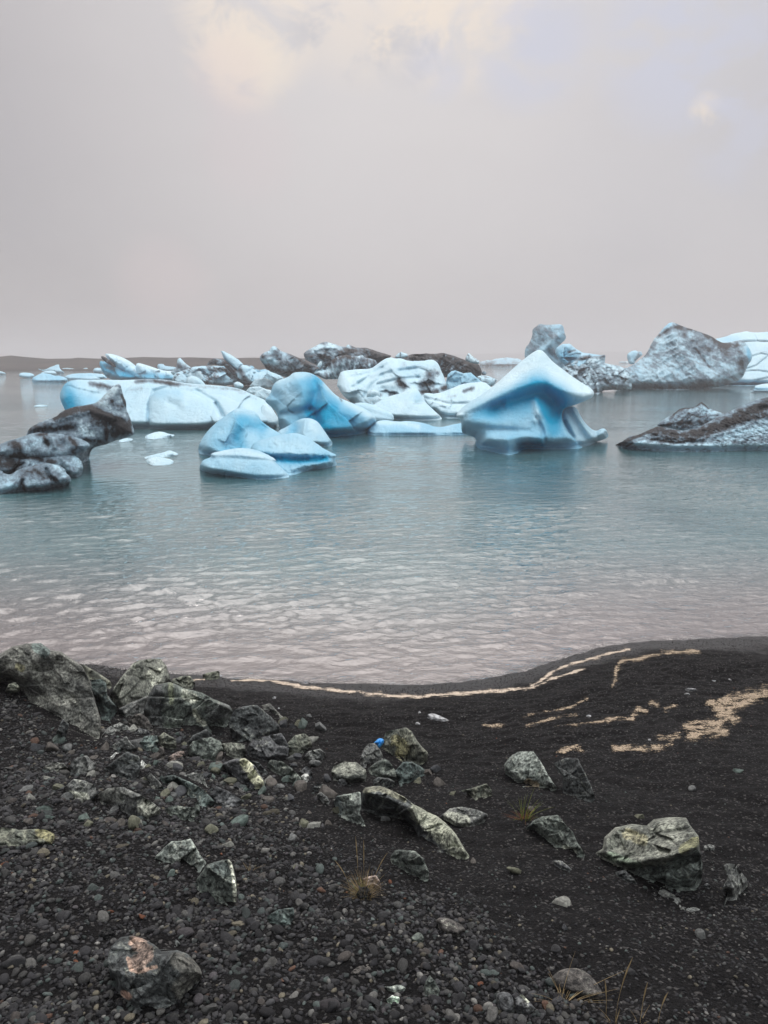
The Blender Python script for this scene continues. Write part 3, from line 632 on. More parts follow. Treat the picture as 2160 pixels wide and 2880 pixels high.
# blue pointed berg far back on the left
berg('blue_iceberg', 'slanting blue iceberg with a pointed prow and dark shard, behind the broad white berg', [
 ('prow', D(crop='C1', poly=[(690, 425), (660, 372), (640, 322), (655, 308), (672, 318), (700, 300), (675, 264), (690, 261), (760, 275), (830, 305), (880, 345), (920, 385), (960, 440), (800, 448)], base=452, thick=1.8, back=2, lean=0.5, step=2.4, sm=1, jag=1.5, nz=(0.25, 1.5, 4, 1), seed=15, chips=[(10, 0.4, 0.05, 0.03)], blue=0.42, strata=(0.6, 3.0), feats=[([(670, 290), (760, 370), (900, 420)], 16, -0.5), ([(700, 280), (880, 380)], 24, 0.4)], bst=[([(660, 350), (780, 400), (900, 430)], 40, 0.3), ([(690, 265), (830, 315), (900, 380)], 22, -0.4)], dst=[([(690, 355), (740, 372)], 8, 0.5), ([(870, 370), (900, 390)], 8, 0.4)])),
 ('sediment_shard', D(crop='C1', poly=[(650, 280), (668, 279), (710, 300), (745, 335), (758, 356), (735, 352), (690, 325), (660, 300)], base=452, thick=0.6, back=0.6, lean=0.4, step=2.0, sm=0, jag=2, nz=(0.1, 0.6, 3, 1), seed=16, push=-1.6, dst=[([(650, 280), (700, 310), (755, 355)], 40, 1.2)])),
 ('tail', D(crop='C1', poly=[(850, 440), (878, 342), (890, 322), (940, 334), (1040, 370), (1130, 380), (1190, 394), (1215, 412), (1200, 446), (1000, 452)], base=452, thick=1.5, back=1.8, lean=0.8, step=2.4, sm=1, jag=1.5, nz=(0.25, 1.2, 4, 1), seed=17, chips=[(10, 0.4, 0.05, 0.03)], blue=0.30, strata=(0.5, 2.5), push=-0.6, bst=[([(870, 420), (1000, 410), (1150, 430)], 30, 0.35), ([(890, 330), (1040, 375), (1190, 400)], 18, -0.3)], dst=[([(1000, 380), (1030, 420)], 8, 0.4), ([(880, 380), (940, 430)], 8, 0.35), ([(1150, 395), (1190, 440)], 8, 0.4)]))])

# broken pile with dark slabs
berg('broken_iceberg', 'jumbled heap of broken white ice with a pale spike and dark sediment slabs', [
 ('low_heap', D(crop='C2', poly=[(-40, 455), (-30, 400), (20, 378), (90, 350), (180, 342), (260, 345), (310, 340), (400, 345), (470, 335), (520, 372), (580, 362), (640, 385), (690, 420), (650, 455), (560, 470), (300, 470), (60, 460)], base=478, thick=1.8, back=2.0, lean=0.9, step=2.4, sm=1, jag=3, nz=(0.9, 1.3, 5, 1), seed=18, chips=[(30, 0.9, 0.15, 0.10)], blue=0.22, dn=(0.95, 22, 0.12, 0.6, 2.4), feats=[([(370, 400), (480, 460)], 20, 0.5), ([(140, 360), (170, 440)], 18, -0.5), ([(330, 360), (440, 440)], 12, -0.5)], dst=[([(310, 370), (360, 440)], 10, 0.6), ([(370, 420), (520, 465)], 12, 0.8), ([(240, 400), (200, 440)], 8, 0.5)], bst=[([(480, 360), (640, 430)], 50, 0.3), ([(300, 360)], 50, 0.2)])),
 ('spike', D(crop='C2', poly=[(276, 242), (300, 250), (340, 270), (390, 300), (425, 332), (390, 380), (350, 350), (300, 300)], base=478, thick=1.0, back=0.9, lean=0.4, step=2.2, sm=0, jag=1.5, nz=(0.12, 0.8, 4, 1), seed=19, blue=0.22, push=-0.8, strata=(0.7, 3), bst=[([(300, 300), (380, 370)], 14, 0.3)], dst=[([(292, 300), (390, 378)], 6, 0.6)])),
 ('dark_slab', D(crop='C2', poly=[(180, 342), (205, 310), (232, 294), (290, 300), (330, 330), (400, 390), (450, 430), (430, 445), (360, 400), (300, 345), (240, 335)], base=478, thick=0.9, back=0.8, lean=0.4, step=2.2, sm=0, jag=2.5, nz=(0.25, 0.7, 4, 1), seed=20, chips=[(8, 0.5, 0.05, 0.05)], push=-1.0, dst=[([(200, 330), (300, 330), (440, 440)], 60, 1.0)], dn=(0.3, 14, 0.0, 0.7, 3))),
 ('right_block', D(crop='C2', poly=[(385, 420), (392, 360), (420, 335), (470, 350), (520, 385), (580, 370), (640, 395), (690, 425), (640, 455), (540, 470), (440, 450)], base=485, thick=1.1, back=1, lean=0.8, step=2.4, sm=0, jag=2.5, nz=(0.4, 1.0, 5, 1), seed=21, chips=[(12, 0.6, 0.08, 0.06)], blue=0.25, push=-1.4, strata=(1.1, 2.2), dst=[([(395, 360), (440, 430)], 18, 0.9), ([(430, 440), (520, 462)], 10, 0.7)]))])
berg('dark_ice_peak', 'small peaked ice shard half black with sediment, left of the pale spike', [
 ('b', D(crop='C2', poly=[(-50, 385), (-10, 350), (0, 300), (15, 290), (40, 318), (85, 352), (88, 380), (60, 400), (-20, 410)], base=470, thick=1.2, back=1, lean=0.4, step=2.2, sm=0, jag=2, nz=(0.25, 0.9, 4, 1), seed=22, blue=0.15, push=1.0, dst=[([(10, 345), (80, 375)], 26, 1.0), ([(-30, 375), (30, 390)], 12, 0.5)]))])

for lab, poly, base_, push_, sd_, bl in (
  ('rounded blue block in front of the dark slab of the broken heap', [(218, 462), (224, 420), (255, 398), (310, 400), (350, 430), (368, 462), (300, 474)], 478, -1.9, 70, .28),
  ('pale angular block at the left end of the broken heap', [(55, 446), (68, 396), (110, 370), (152, 380), (172, 420), (150, 458)], 478, -1.5, 71, .12),
  ('low white block at the right foot of the broken heap', [(462, 478), (498, 432), (560, 420), (612, 440), (630, 480), (560, 490)], 500, -1.8, 72, .1),
  ('small white lump squeezed between the broad white berg and the tall blue berg', [(492, 545), (508, 506), (555, 488), (602, 500), (618, 538), (580, 565)], 640, 0.6, 73, .05),
  ('grey white lump on the back of the broad white berg beside the broken heap', [(438, 508), (468, 480), (530, 476), (572, 495), (545, 524), (470, 524)], 620, 1.2, 74, .05),
  ('cube of white ice lying on the soil dotted mound', [(1222, 545), (1230, 508), (1265, 498), (1308, 510), (1314, 545)], 653, -0.6, 75, .06),
  ('larger broken cube at the foot of the soil dotted mound', [(1240, 605), (1248, 558), (1290, 533), (1332, 558), (1356, 598), (1310, 612)], 653, -0.8, 76, .06),
  ('jagged pale chunk in front of the small half black peak', [(-20, 440), (0, 405), (35, 395), (62, 420), (58, 455), (10, 462)], 478, -1.4, 77, .2),
  ('thin upright ice fin behind the right end of the broken heap', [(572, 372), (580, 358), (596, 362), (604, 384), (585, 392)], 470, -0.6, 78, .2)):
    berg('ice_block', lab, [('b', D(crop='C2', poly=poly, base=base_, lean=0.5, step=2.2, sm=0, jag=1.5, nz=(0.15, 0.8, 4, 1), seed=sd_, blue=bl, push=push_, facets=5, dn=(0.35, 12, 0.15, 0.4, 2)))], cat='ice block', group='loose blocks on the ice')

# far floes on the left
for lab, poly, base, lean_, sd_, bl, hi_ in (
  ('low blue floe at the left end of the far pack, nearest of that cluster', [(298, 378), (300, 342), (340, 320), (380, 296), (450, 300), (520, 325), (545, 318), (610, 336), (636, 360), (636, 382), (500, 386), (330, 388)], 386, 2.5, 23, .42, .5),
  ('far small berg with a shark fin shaped peak', [(352, 262), (358, 250), (385, 265), (420, 266), (480, 236), (555, 209), (552, 240), (577, 275), (612, 294), (575, 303), (530, 303), (440, 290)], 304, 1.0, 24, .3, .5),
  ('flat pale floe at the far left edge of the floe cluster', [(178, 322), (178, 298), (230, 289), (290, 297), (330, 318), (300, 345), (190, 338)], 345, 3.0, 25, .3, .3),
  ('far rounded floe just below the fin shaped berg', [(370, 300), (400, 282), (450, 270), (510, 276), (530, 300), (525, 318), (400, 318)], 320, 1.5, 26, .25, .4),
  ('long flat floe left of the slanting blue iceberg', [(590, 335), (650, 306), (760, 294), (940, 300), (1002, 326), (995, 350), (800, 362), (636, 364)], 362, 3.0, 27, .35, .4),
  ('very low far floe on the waterline below the moraine', [(568, 270), (575, 252), (640, 247), (720, 260), (770, 258), (800, 246), (820, 250), (825, 274), (700, 275)], 275, 1.0, 28, .15, .3),
  ('small lumpy far floe beside the slanting blue iceberg', [(868, 288), (868, 265), (890, 247), (950, 250), (960, 275), (955, 296), (880, 296)], 297, 1.0, 29, .3, .4),
  ('small floe cut by the left border of the view', [(-60, 308), (-50, 284), (0, 277), (35, 288), (66, 306), (20, 312)], 312, 1.5, 30, .2, .3),
  ('rounded floe in front of the long flat floe', [(738, 352), (790, 330), (870, 322), (922, 340), (950, 358), (900, 372), (780, 372)], 372, 2.0, 31, .3, .4),
  ('row of small lumps of ice standing behind the broad white berg', [(1138, 366), (1142, 350), (1175, 346), (1178, 334), (1215, 331), (1240, 345), (1262, 360), (1250, 378), (1150, 378)], 380, 1.0, 32, .2, .3),
  ('far angular pale floe behind the tail of the slanting blue iceberg', [(1464, 240), (1475, 208), (1525, 210), (1536, 228), (1580, 232), (1625, 238), (1660, 250), (1660, 290), (1500, 290)], 300, 0.8, 33, .3, .4)):
    berg('ice_floe', lab, [('b', D(crop='C8', poly=poly, base=base, thick=None, lean=lean_, step=2.0, sm=1, jag=1.2, nz=(0.22, 1.4, 4, 1), seed=sd_, blue=bl))], cat='ice floe', group='floes drifting on the lagoon')

# small floes nearer
for lab, poly, base, sd_, bl in (
  ('thin sliver of ice alone on open water left of the broad white berg', [(305, 606), (350, 592), (420, 590), (462, 604), (400, 613), (320, 613)], 612, 34, .1),):
    berg('ice_floe', lab, [('b', D(crop='C8', poly=poly, base=base, lean=5, step=2.0, sm=1, seed=sd_, blue=bl, nz=(0.03, .3, 3, 1)))], cat='ice floe', group='floes drifting on the lagoon')
for lab, poly, base, sd_ in (
  ('low glassy floe with crumbled edges in front of the broad white berg', [(935, 812), (945, 795), (990, 775), (1050, 767), (1095, 785), (1142, 790), (1110, 806), (1040, 818), (970, 822)], 815, 35),
  ('flat glassy floe with a dark notch, upper of the pair left of the grainy berg', [(918, 942), (1000, 915), (1060, 905), (1092, 888), (1130, 900), (1166, 918), (1090, 936), (950, 948)], 940, 36),
  ('flat glassy floe, lower of the pair left of the grainy berg', [(940, 965), (962, 940), (1040, 932), (1132, 955), (1112, 985), (1040, 992), (985, 992)], 985, 37),
  ('low wet sliver of ice beside the snout of the black streaked berg', [(755, 834), (810, 810), (872, 816), (850, 832), (790, 842)], 838, 38)):
    berg('ice_floe', lab, [('b', D(crop='C1', poly=poly, base=base, lean=4, step=2.0, sm=1, jag=1, seed=sd_, blue=.08, nz=(0.05, .25, 4, 1)))], cat='ice floe', group='floes drifting on the lagoon')

# the black streaked berg in the left foreground
DN = (0.26, 16, 0.10, -0.3, 1.6)
berg('dirty_iceberg', 'grey iceberg streaked with black ash, with a raised horn, nearest on the left', [
 ('horn_wedge', D(crop='E4', poly=[(300, 612), (335, 520), (470, 440), (650, 390), (720, 320), (870, 262), (1040, 236), (1120, 222), (1210, 140), (1260, 78), (1340, 14), (1400, 0), (1415, 40), (1440, 140), (1470, 210), (1480, 300), (1520, 420), (1575, 565), (1545, 600), (1420, 640), (1290, 680), (1190, 715), (1080, 745), (1052, 790), (1045, 870), (980, 930), (900, 960), (400, 900), (320, 760)], base=1010, thick=1.0, back=1.0, lean=0.5, step=2.4, sm=1, jag=3, nz=(0.16, 0.5, 5, 1), seed=40, gray=0.42, blue=0.0, dn=DN,
   feats=[([(340, 520), (700, 400), (1050, 300), (1300, 400)], 40, 0.25), ([(350, 580), (600, 560), (850, 520)], 40, -0.3), ([(1250, 640), (1290, 510)], 20, 0.25), ([(1100, 740), (980, 850)], 50, -0.5), ([(1200, 200), (1350, 60)], 60, 0.2)],
   dst=[([(650, 380), (880, 290), (1080, 290), (1250, 380), (1400, 430)], 45, 0.95), ([(360, 530), (560, 510), (820, 500)], 50, 0.65), ([(1100, 380), (1280, 480), (1480, 500)], 80, 0.7), ([(1320, 600), (1500, 540)], 40, 0.9), ([(1420, 130), (1470, 260)], 14, 1.0), ([(1290, 180), (1330, 250), (1420, 260)], 30, 0.5), ([(1230, 480), (1250, 640)], 24, 0.6), ([(950, 640), (1250, 690)], 30, 0.6), ([(950, 520), (1050, 600)], 60, -0.3), ([(1180, 200), (1330, 50)], 50, -0.4), ([(1560, 570), (1540, 500)], 14, -0.6)])),
 ('middle_mass', D(crop='E4', poly=[(-120, 850), (-100, 740), (0, 700), (100, 660), (250, 620), (330, 590), (420, 565), (560, 575), (740, 585), (900, 625), (1010, 670), (1065, 720), (1000, 780), (880, 830), (820, 880), (600, 900), (200, 900)], base=1090, thick=0.8, back=0.8, lean=0.6, step=2.4, sm=1, jag=2, nz=(0.14, 0.4, 5, 0), seed=41, gray=0.42, push=0.1, dn=DN,
   feats=[([(220, 740)], 100, 0.3), ([(550, 690)], 50, -0.35), ([(720, 690)], 60, -0.3), ([(620, 650), (640, 740)], 24, 0.15), ([(380, 680), (480, 800)], 60, 0.1)], dst=[([(160, 700), (220, 780), (200, 830)], 55, 0.75), ([(520, 640), (560, 710)], 28, 0.85), ([(420, 590), (540, 590)], 18, 0.6), ([(820, 640), (900, 740), (850, 790)], 30, 0.6), ([(300, 840), (120, 840)], 20, 0.6), ([(680, 700)], 40, 0.25)])),
 ('lower_ridge', D(crop='E4', poly=[(-120, 1060), (-100, 800), (0, 798), (60, 828), (150, 845), (260, 835), (400, 822), (560, 835), (650, 815), (740, 805), (850, 820), (935, 870), (970, 950), (962, 1060), (880, 1085), (820, 1080), (700, 1000), (300, 1060)], base=1090, thick=0.6, back=0.7, lean=0.7, step=2.4, sm=1, jag=3, nz=(0.12, 0.35, 5, 0), seed=42, gray=0.42, push=-0.2, dn=DN, bt=0.25,
   feats=[([(300, 960), (350, 890)], 40, 0.25), ([(130, 1040), (200, 960), (280, 930)], 20, -0.3), ([(700, 900), (740, 980)], 24, -0.15)], dst=[([(0, 930), (200, 940), (100, 1020)], 80, 0.6), ([(250, 850), (420, 860), (520, 900), (650, 910)], 26, 0.75), ([(0, 860), (120, 880)], 40, 0.4), ([(870, 860), (940, 920)], 36, -0.4)])),
 ('front_ledge', D(crop='E4', poly=[(-160, 1270), (-140, 1060), (-20, 1010), (20, 1005), (70, 1055), (140, 1050), (200, 1000), (330, 965), (430, 940), (540, 918), (640, 935), (760, 980), (775, 1040), (830, 1085), (828, 1160), (720, 1190), (620, 1195), (570, 1235), (420, 1240), (250, 1248), (120, 1258), (0, 1285)], base=1255, thick=0.7, back=0.8, lean=0.7, step=2.4, sm=1, jag=3, nz=(0.13, 0.35, 5, 0), seed=43, gray=0.42, dn=(0.32, 16, 0.06, -0.3, 1.6), bt=0.25,
   feats=[([(540, 1000), (570, 1080), (640, 1130)], 26, -0.3), ([(720, 1040), (780, 1120)], 40, 0.15), ([(90, 1180), (200, 1130)], 60, 0.25), ([(260, 1130), (230, 1230)], 24, -0.25)], dst=[([(300, 1040), (420, 1000), (500, 1090)], 50, 0.5), ([(260, 1150), (280, 1220)], 22, 0.7), ([(600, 1080), (650, 1120)], 30, 0.5), ([(100, 1200), (20, 1240)], 70, -0.6), ([(640, 960), (740, 1060)], 40, -0.3)]))])

# white berg with soil cones
berg('white_iceberg', 'white iceberg mound dotted with brown soil patches behind the tall blue berg', [
 ('b', D(crop='C3', poly=[(-380, 440), (-340, 420), (-250, 410), (-150, 410), (-90, 365), (-20, 320), (40, 335), (70, 330), (130, 352), (230, 350), (290, 338), (318, 345), (345, 370), (368, 425), (396, 490), (415, 565), (380, 640), (300, 700), (100, 740), (-200, 735), (-400, 560)], base=735, thick=1.8, back=2.5, lean=1.5, step=2.4, sm=1, jag=1.5, nz=(0.45, 1.3, 5, 0), seed=44, chips=[(18, 0.22, 0.015, 0.0)], blue=0.10, rf=0.5,
   feats=[([(-300, 470), (-150, 440), (0, 360)], 13, -0.38), ([(-280, 540), (-140, 470), (0, 430)], 12, -0.34), ([(-200, 610), (-140, 520), (-60, 460)], 12, -0.34), ([(-240, 510), (-60, 400)], 9, -0.4), ([(60, 420), (200, 400), (280, 430)], 12, -0.4), ([(-100, 520), (60, 480), (200, 470)], 10, -0.35), ([(20, 400), (150, 370), (300, 360)], 40, 0.35), ([(-60, 560), (80, 590)], 40, -0.4), ([(60, 600), (140, 560)], 24, 0.3)],
   dst=[([(60, 500), (90, 530)], 34, 1.2), ([(235, 520)], 34, 1.4), ([(295, 523)], 26, 1.3), ([(290, 450)], 38, 1.0), ([(230, 575), (330, 575)], 24, 1.2), ([(375, 550), (400, 540)], 22, 1.3), ([(340, 440)], 18, 0.7), ([(0, 590), (20, 600)], 22, 1.1), ([(-40, 570), (-80, 600)], 16, 0.6), ([(-60, 690), (-20, 640)], 14, 0.6), ([(90, 375)], 24, 0.35), ([(-380, 640), (-200, 620)], 12, 0.25)], bst=[([(0, 420), (200, 400)], 60, 0.08)]))])
berg('white_iceberg', 'small white cone of ice standing between the tall blue berg and the carved berg', [
 ('b', D(crop='C3', poly=[(-220, 730), (-190, 705), (-80, 640), (0, 602), (60, 590), (130, 558), (175, 548), (205, 570), (240, 640), (300, 700), (382, 772), (350, 786), (150, 786), (-100, 770)], base=782, thick=1.0, back=1.5, lean=1.4, step=2.4, sm=2, nz=(0.07, 0.8, 4, 0), seed=45, blue=0.08, feats=[([(175, 560), (150, 640), (180, 660), (230, 650)], 16, -0.2), ([(150, 650), (100, 700)], 30, 0.15)], bst=[([(190, 620)], 40, 0.25)], dst=[([(-60, 752), (-20, 735)], 8, 0.35), ([(160, 664), (230, 660)], 5, 0.35)]))])
berg('white_iceberg', 'sloping white ice field with dark pits running behind the carved berg', [
 ('b', D(crop='C3', poly=[(230, 600), (250, 582), (330, 592), (430, 556), (510, 520), (600, 506), (680, 500), (720, 535), (760, 560), (760, 740), (510, 770), (380, 772), (280, 700)], base=770, thick=1.0, back=2.0, lean=1.9, step=2.4, sm=1, jag=1, nz=(0.22, 0.8, 5, 0), seed=46, chips=[(12, 0.2, 0.015, 0.0)], blue=0.08, push=0.3, dst=[([(530, 572), (600, 545)], 14, 0.8), ([(470, 605), (420, 610)], 12, 0.35), ([(250, 610), (430, 660), (560, 650)], 8, 0.3), ([(590, 560)], 14, 0.6)], feats=[([(240, 620), (420, 660), (600, 660)], 10, -0.25)]))])
berg('ice_block', 'turquoise faceted chunk of clear ice behind the sloping white ice field', [
 ('b', D(crop='C3', poly=[(400, 505), (412, 450), (440, 425), (470, 418), (525, 440), (582, 434), (625, 472), (665, 505), (640, 560), (500, 590), (415, 580)], base=690, thick=1.1, back=1.0, lean=0.5, step=2.2, sm=0, jag=1, nz=(0.3, 0.9, 4, 1), facets=9, seed=47, chips=[(14, 0.5, 0.06, 0.0)], blue=0.40, push=2))], cat='ice block')
berg('ice_block', 'small grey ice knob right of the turquoise chunk', [
 ('b', D(crop='C3', poly=[(622, 470), (640, 458), (690, 455), (745, 472), (778, 492), (740, 540), (660, 540)], base=680, thick=0.8, back=0.8, lean=0.5, step=2.2, sm=1, nz=(0.1, 0.6, 4, 1), seed=48, blue=0.15, push=3, dn=(0.5, 12, 0.0, 0.3, 2)))], cat='ice block')

# dirty bergs behind, middle
berg('dirty_iceberg', 'grey fluted iceberg with a small white cap and scalloped undercut, behind the pack', [
 ('b', D(crop='E3', poly=[(100, 230), (125, 190), (200, 158), (215, 130), (240, 112), (275, 130), (330, 175), (400, 190), (470, 225), (540, 250), (560, 270), (640, 305), (690, 310), (720, 345), (640, 400), (500, 430), (380, 430), (300, 400), (180, 350), (150, 310), (120, 270)], base=560, thick=2.0, back=2.0, lean=0.4, step=2.2, sm=1, jag=1.5, nz=(0.5, 1.6, 5, 1), seed=49, gray=0.32, chips=[(14, 0.5, 0.05, 0.04)], blue=0.22, strata=(0.5, 2.2), dn=(0.5, 24, 0.10, 0.5, 2.5),
   feats=[([(150, 320), (300, 345), (450, 370), (600, 380)], 40, -0.8), ([(350, 180), (360, 300)], 16, -0.4), ([(140, 220), (280, 300)], 40, 0.5), ([(420, 330), (400, 390)], 12, 0.4)], dst=[([(180, 340), (400, 380), (600, 350)], 34, 0.75), ([(130, 220), (260, 200), (280, 210)], 14, 0.6), ([(390, 190), (560, 270), (660, 330)], 18, 0.6), ([(240, 120), (210, 160)], 30, -0.6), ([(450, 280), (560, 300)], 20, 0.4), ([(170, 260), (300, 290)], 30, -0.4)]))])
berg('dirty_iceberg', 'large dark layered iceberg with a tilted black crest, behind the pack', [
 ('layered_mass', D(crop='E3', poly=[(530, 190), (560, 160), (650, 115), (700, 85), (750, 72), (830, 95), (900, 118), (945, 125), (960, 100), (1040, 128), (1130, 130), (1230, 160), (1390, 208), (1350, 245), (1290, 300), (1240, 330), (1150, 400), (1000, 420), (760, 430), (620, 390), (700, 320), (640, 290), (550, 250)], base=600, thick=2.4, back=2.2, lean=0.5, step=2.2, sm=0, jag=2, nz=(0.45, 1.6, 5, 1), seed=50, gray=0.32, chips=[(14, 0.5, 0.05, 0.04)], blue=0.12, strata=(0.15, 3.0), dn=(0.45, 30, 0.0, 0.2, 3),
   feats=[([(560, 200), (700, 130), (850, 130), (880, 190)], 20, 0.4), ([(540, 215), (700, 160), (860, 150)], 12, -0.3)], dst=[([(900, 190), (1130, 150), (1370, 215)], 40, 0.65), ([(1200, 240), (1320, 230)], 50, 0.8), ([(560, 260), (740, 220), (850, 230)], 40, 0.4), ([(640, 130), (820, 110)], 30, -0.5), ([(960, 110)], 24, -0.9), ([(700, 90), (760, 82)], 10, 0.6)])),
 ('front_wall', D(crop='E3', poly=[(625, 385), (660, 340), (760, 325), (790, 270), (850, 220), (950, 198), (1010, 215), (1060, 215), (1105, 202), (1130, 225), (1230, 250), (1255, 290), (1245, 320), (1150, 400), (1000, 430), (740, 440)], base=640, thick=1.4, back=1.3, lean=0.4, step=2.2, sm=0, jag=2, nz=(0.4, 1.1, 5, 1), seed=51, gray=0.32, chips=[(14, 0.5, 0.05, 0.04)], blue=0.12, strata=(1.3, 1.8), push=-1.0, dn=(0.45, 22, 0.0, 1.3, 2.2), dst=[([(800, 270), (860, 225), (1000, 215)], 24, 0.6), ([(1110, 260), (1080, 360)], 26, 0.6), ([(660, 360), (800, 350)], 26, -0.5), ([(1000, 215), (1100, 208)], 8, -0.5), ([(1150, 250), (1240, 290)], 18, 0.5)], feats=[([(1105, 210), (1090, 380)], 20, -0.5), ([(880, 330), (860, 400)], 16, -0.4)])),
 ('ice_horn', D(crop='E3', poly=[(660, 305), (690, 262), (705, 260), (712, 290), (700, 325), (670, 325)], base=640, thick=0.3, back=0.3, lean=0.3, step=1.8, sm=1, seed=52, push=-2.0, blue=0.08))])
berg('dirty_iceberg', 'long low black and brown ridge of sediment covered ice, behind the carved berg', [
 ('ridge', D(crop='C3', poly=[(-110, 360), (-60, 332), (0, 330), (80, 325), (150, 304), (250, 294), (310, 298), (380, 293), (450, 310), (530, 340), (600, 360), (640, 380), (662, 425), (655, 460), (640, 480), (560, 480), (400, 470), (200, 460), (-60, 450)], base=610, thick=1.8, back=2.0, lean=0.8, step=2.2, sm=0, jag=2.5, nz=(0.5, 1.0, 5, 1), seed=53, gray=0.4, chips=[(22, 0.6, 0.06, 0.05)], blue=0.05, strata=(-0.5, 2.5), dn=(0.6, 14, -0.1, -0.6, 2.4), dst=[([(-80, 345), (100, 335), (300, 310), (480, 340), (640, 400)], 50, 0.55), ([(560, 430), (640, 440)], 60, 0.35)], push=1)),
 ('white_fin', D(crop='C3', poly=[(538, 345), (545, 322), (558, 300), (570, 293), (585, 310), (605, 325), (645, 352), (640, 375), (570, 362)], base=610, thick=0.6, back=0.5, lean=0.3, step=1.8, sm=0, jag=1, nz=(0.15, 0.6, 3, 1), seed=54, push=0.6, blue=0.0, dn=(0.5, 10, 0.05, 0.3, 1.5))),
 ('pale_tip', D(crop='C3', poly=[(25, 325), (45, 300), (72, 283), (85, 290), (118, 300), (124, 318), (90, 330), (50, 332)], base=610, thick=0.6, back=0.5, lean=0.3, step=1.8, sm=0, jag=1, nz=(0.1, 0.6, 3, 1), seed=55, push=0.6, blue=0.15, dst=[([(68, 290), (66, 325)], 6, 0.8)])),
 ('end_knob', D(crop='C3', poly=[(655, 442), (672, 422), (690, 428), (698, 448), (672, 458)], base=610, thick=0.4, back=0.4, lean=0.3, step=1.8, sm=1, seed=56, push=0.5, dst=[([(675, 440)], 40, 0.9)]))])
berg('ice_floe', 'far flat berg with a blue top on the horizon beside the carved berg', [
 ('b', D(crop='C3', poly=[(643, 392), (645, 358), (700, 344), (735, 345), (760, 334), (850, 325), (930, 334), (952, 346), (985, 362), (980, 392), (800, 394)], base=393, lean=1.2, step=1.8, sm=0, jag=1.2, nz=(0.5, 2.5, 4, 1), seed=57, blue=0.25, dst=[([(650, 375), (740, 370)], 20, 0.6), ([(760, 385), (960, 375)], 10, 0.6)], dn=(0.35, 14, 0.1, 0.1, 3)))], cat='ice floe', group='floes drifting on the lagoon')

# tower berg and its field
berg('tower_iceberg', 'grey flat headed ice tower rising behind the carved berg, with a rough skirt', [
 ('tower', D(crop='C3', poly=[(973, 335), (975, 258), (1008, 222), (1030, 165), (1030, 115), (1060, 98), (1085, 78), (1120, 88), (1180, 84), (1242, 83), (1258, 105), (1264, 140), (1277, 172), (1268, 198), (1240, 222), (1205, 258), (1198, 292), (1225, 320), (1265, 370), (1270, 420), (1200, 480), (1000, 480)], base=560, thick=1.5, back=1.5, lean=0.25, step=2.2, sm=1, jag=1.2, nz=(0.35, 1.6, 4, 0), seed=58, gray=0.12, blue=0.30, dn=(0.30, 26, 0.05, 0.8, 1.6),
   feats=[([(1250, 150), (1180, 190), (1120, 270)], 26, 0.6), ([(1170, 130), (1110, 220)], 40, -0.35), ([(1180, 180), (1170, 270), (1250, 360)], 16, 0.4), ([(1140, 280), (1210, 340)], 18, -0.4), ([(1150, 260)], 20, -0.3)], dst=[([(1040, 130), (1150, 160), (1050, 260)], 70, 0.28), ([(1180, 270), (1240, 340)], 12, 0.5), ([(1190, 200), (1100, 260)], 18, -0.3)])),
 ('blue_shoulder', D(crop='C3', poly=[(1195, 290), (1202, 255), (1250, 226), (1300, 225), (1350, 264), (1395, 290), (1500, 304), (1562, 312), (1556, 375), (1500, 420), (1300, 420), (1230, 350)], base=570, thick=1.4, back=1.4, lean=0.5, step=2.2, sm=0, jag=2, nz=(0.5, 1.3, 5, 1), seed=59, gray=0.1, chips=[(12, 0.6, 0.06, 0.05)], blue=0.32, push=-0.6, strata=(0.9, 2), dst=[([(1290, 285), (1340, 275)], 8, 0.7), ([(1265, 395), (1330, 345), (1450, 320)], 12, 0.6), ([(1400, 330), (1540, 330)], 14, 0.6)], bst=[([(1240, 300), (1300, 330)], 50, 0.3)])),
 ('rough_skirt', D(crop='C4', poly=[(-90, 470), (0, 430), (40, 395), (100, 380), (150, 385), (200, 365), (300, 350), (296, 420), (340, 430), (420, 440), (470, 465), (530, 560), (520, 640), (420, 640), (290, 645), (230, 690), (160, 680), (60, 620), (-60, 560)], base=660, thick=1.6, back=1.6, lean=1.0, step=2.2, sm=0, jag=3, nz=(0.8, 1.0, 5, 1), seed=60, gray=0.16, chips=[(30, 0.5, 0.05, 0.06)], blue=0.10, push=-1.0, strata=(0.7, 1.6), bt=0.35, dn=(0.35, 20, 0.0, 0.6, 2.2), dst=[([(60, 470), (200, 500), (400, 600)], 40, 0.25), ([(130, 375), (290, 360)], 14, 0.5), ([(230, 660), (160, 640)], 20, 0.3)]))])

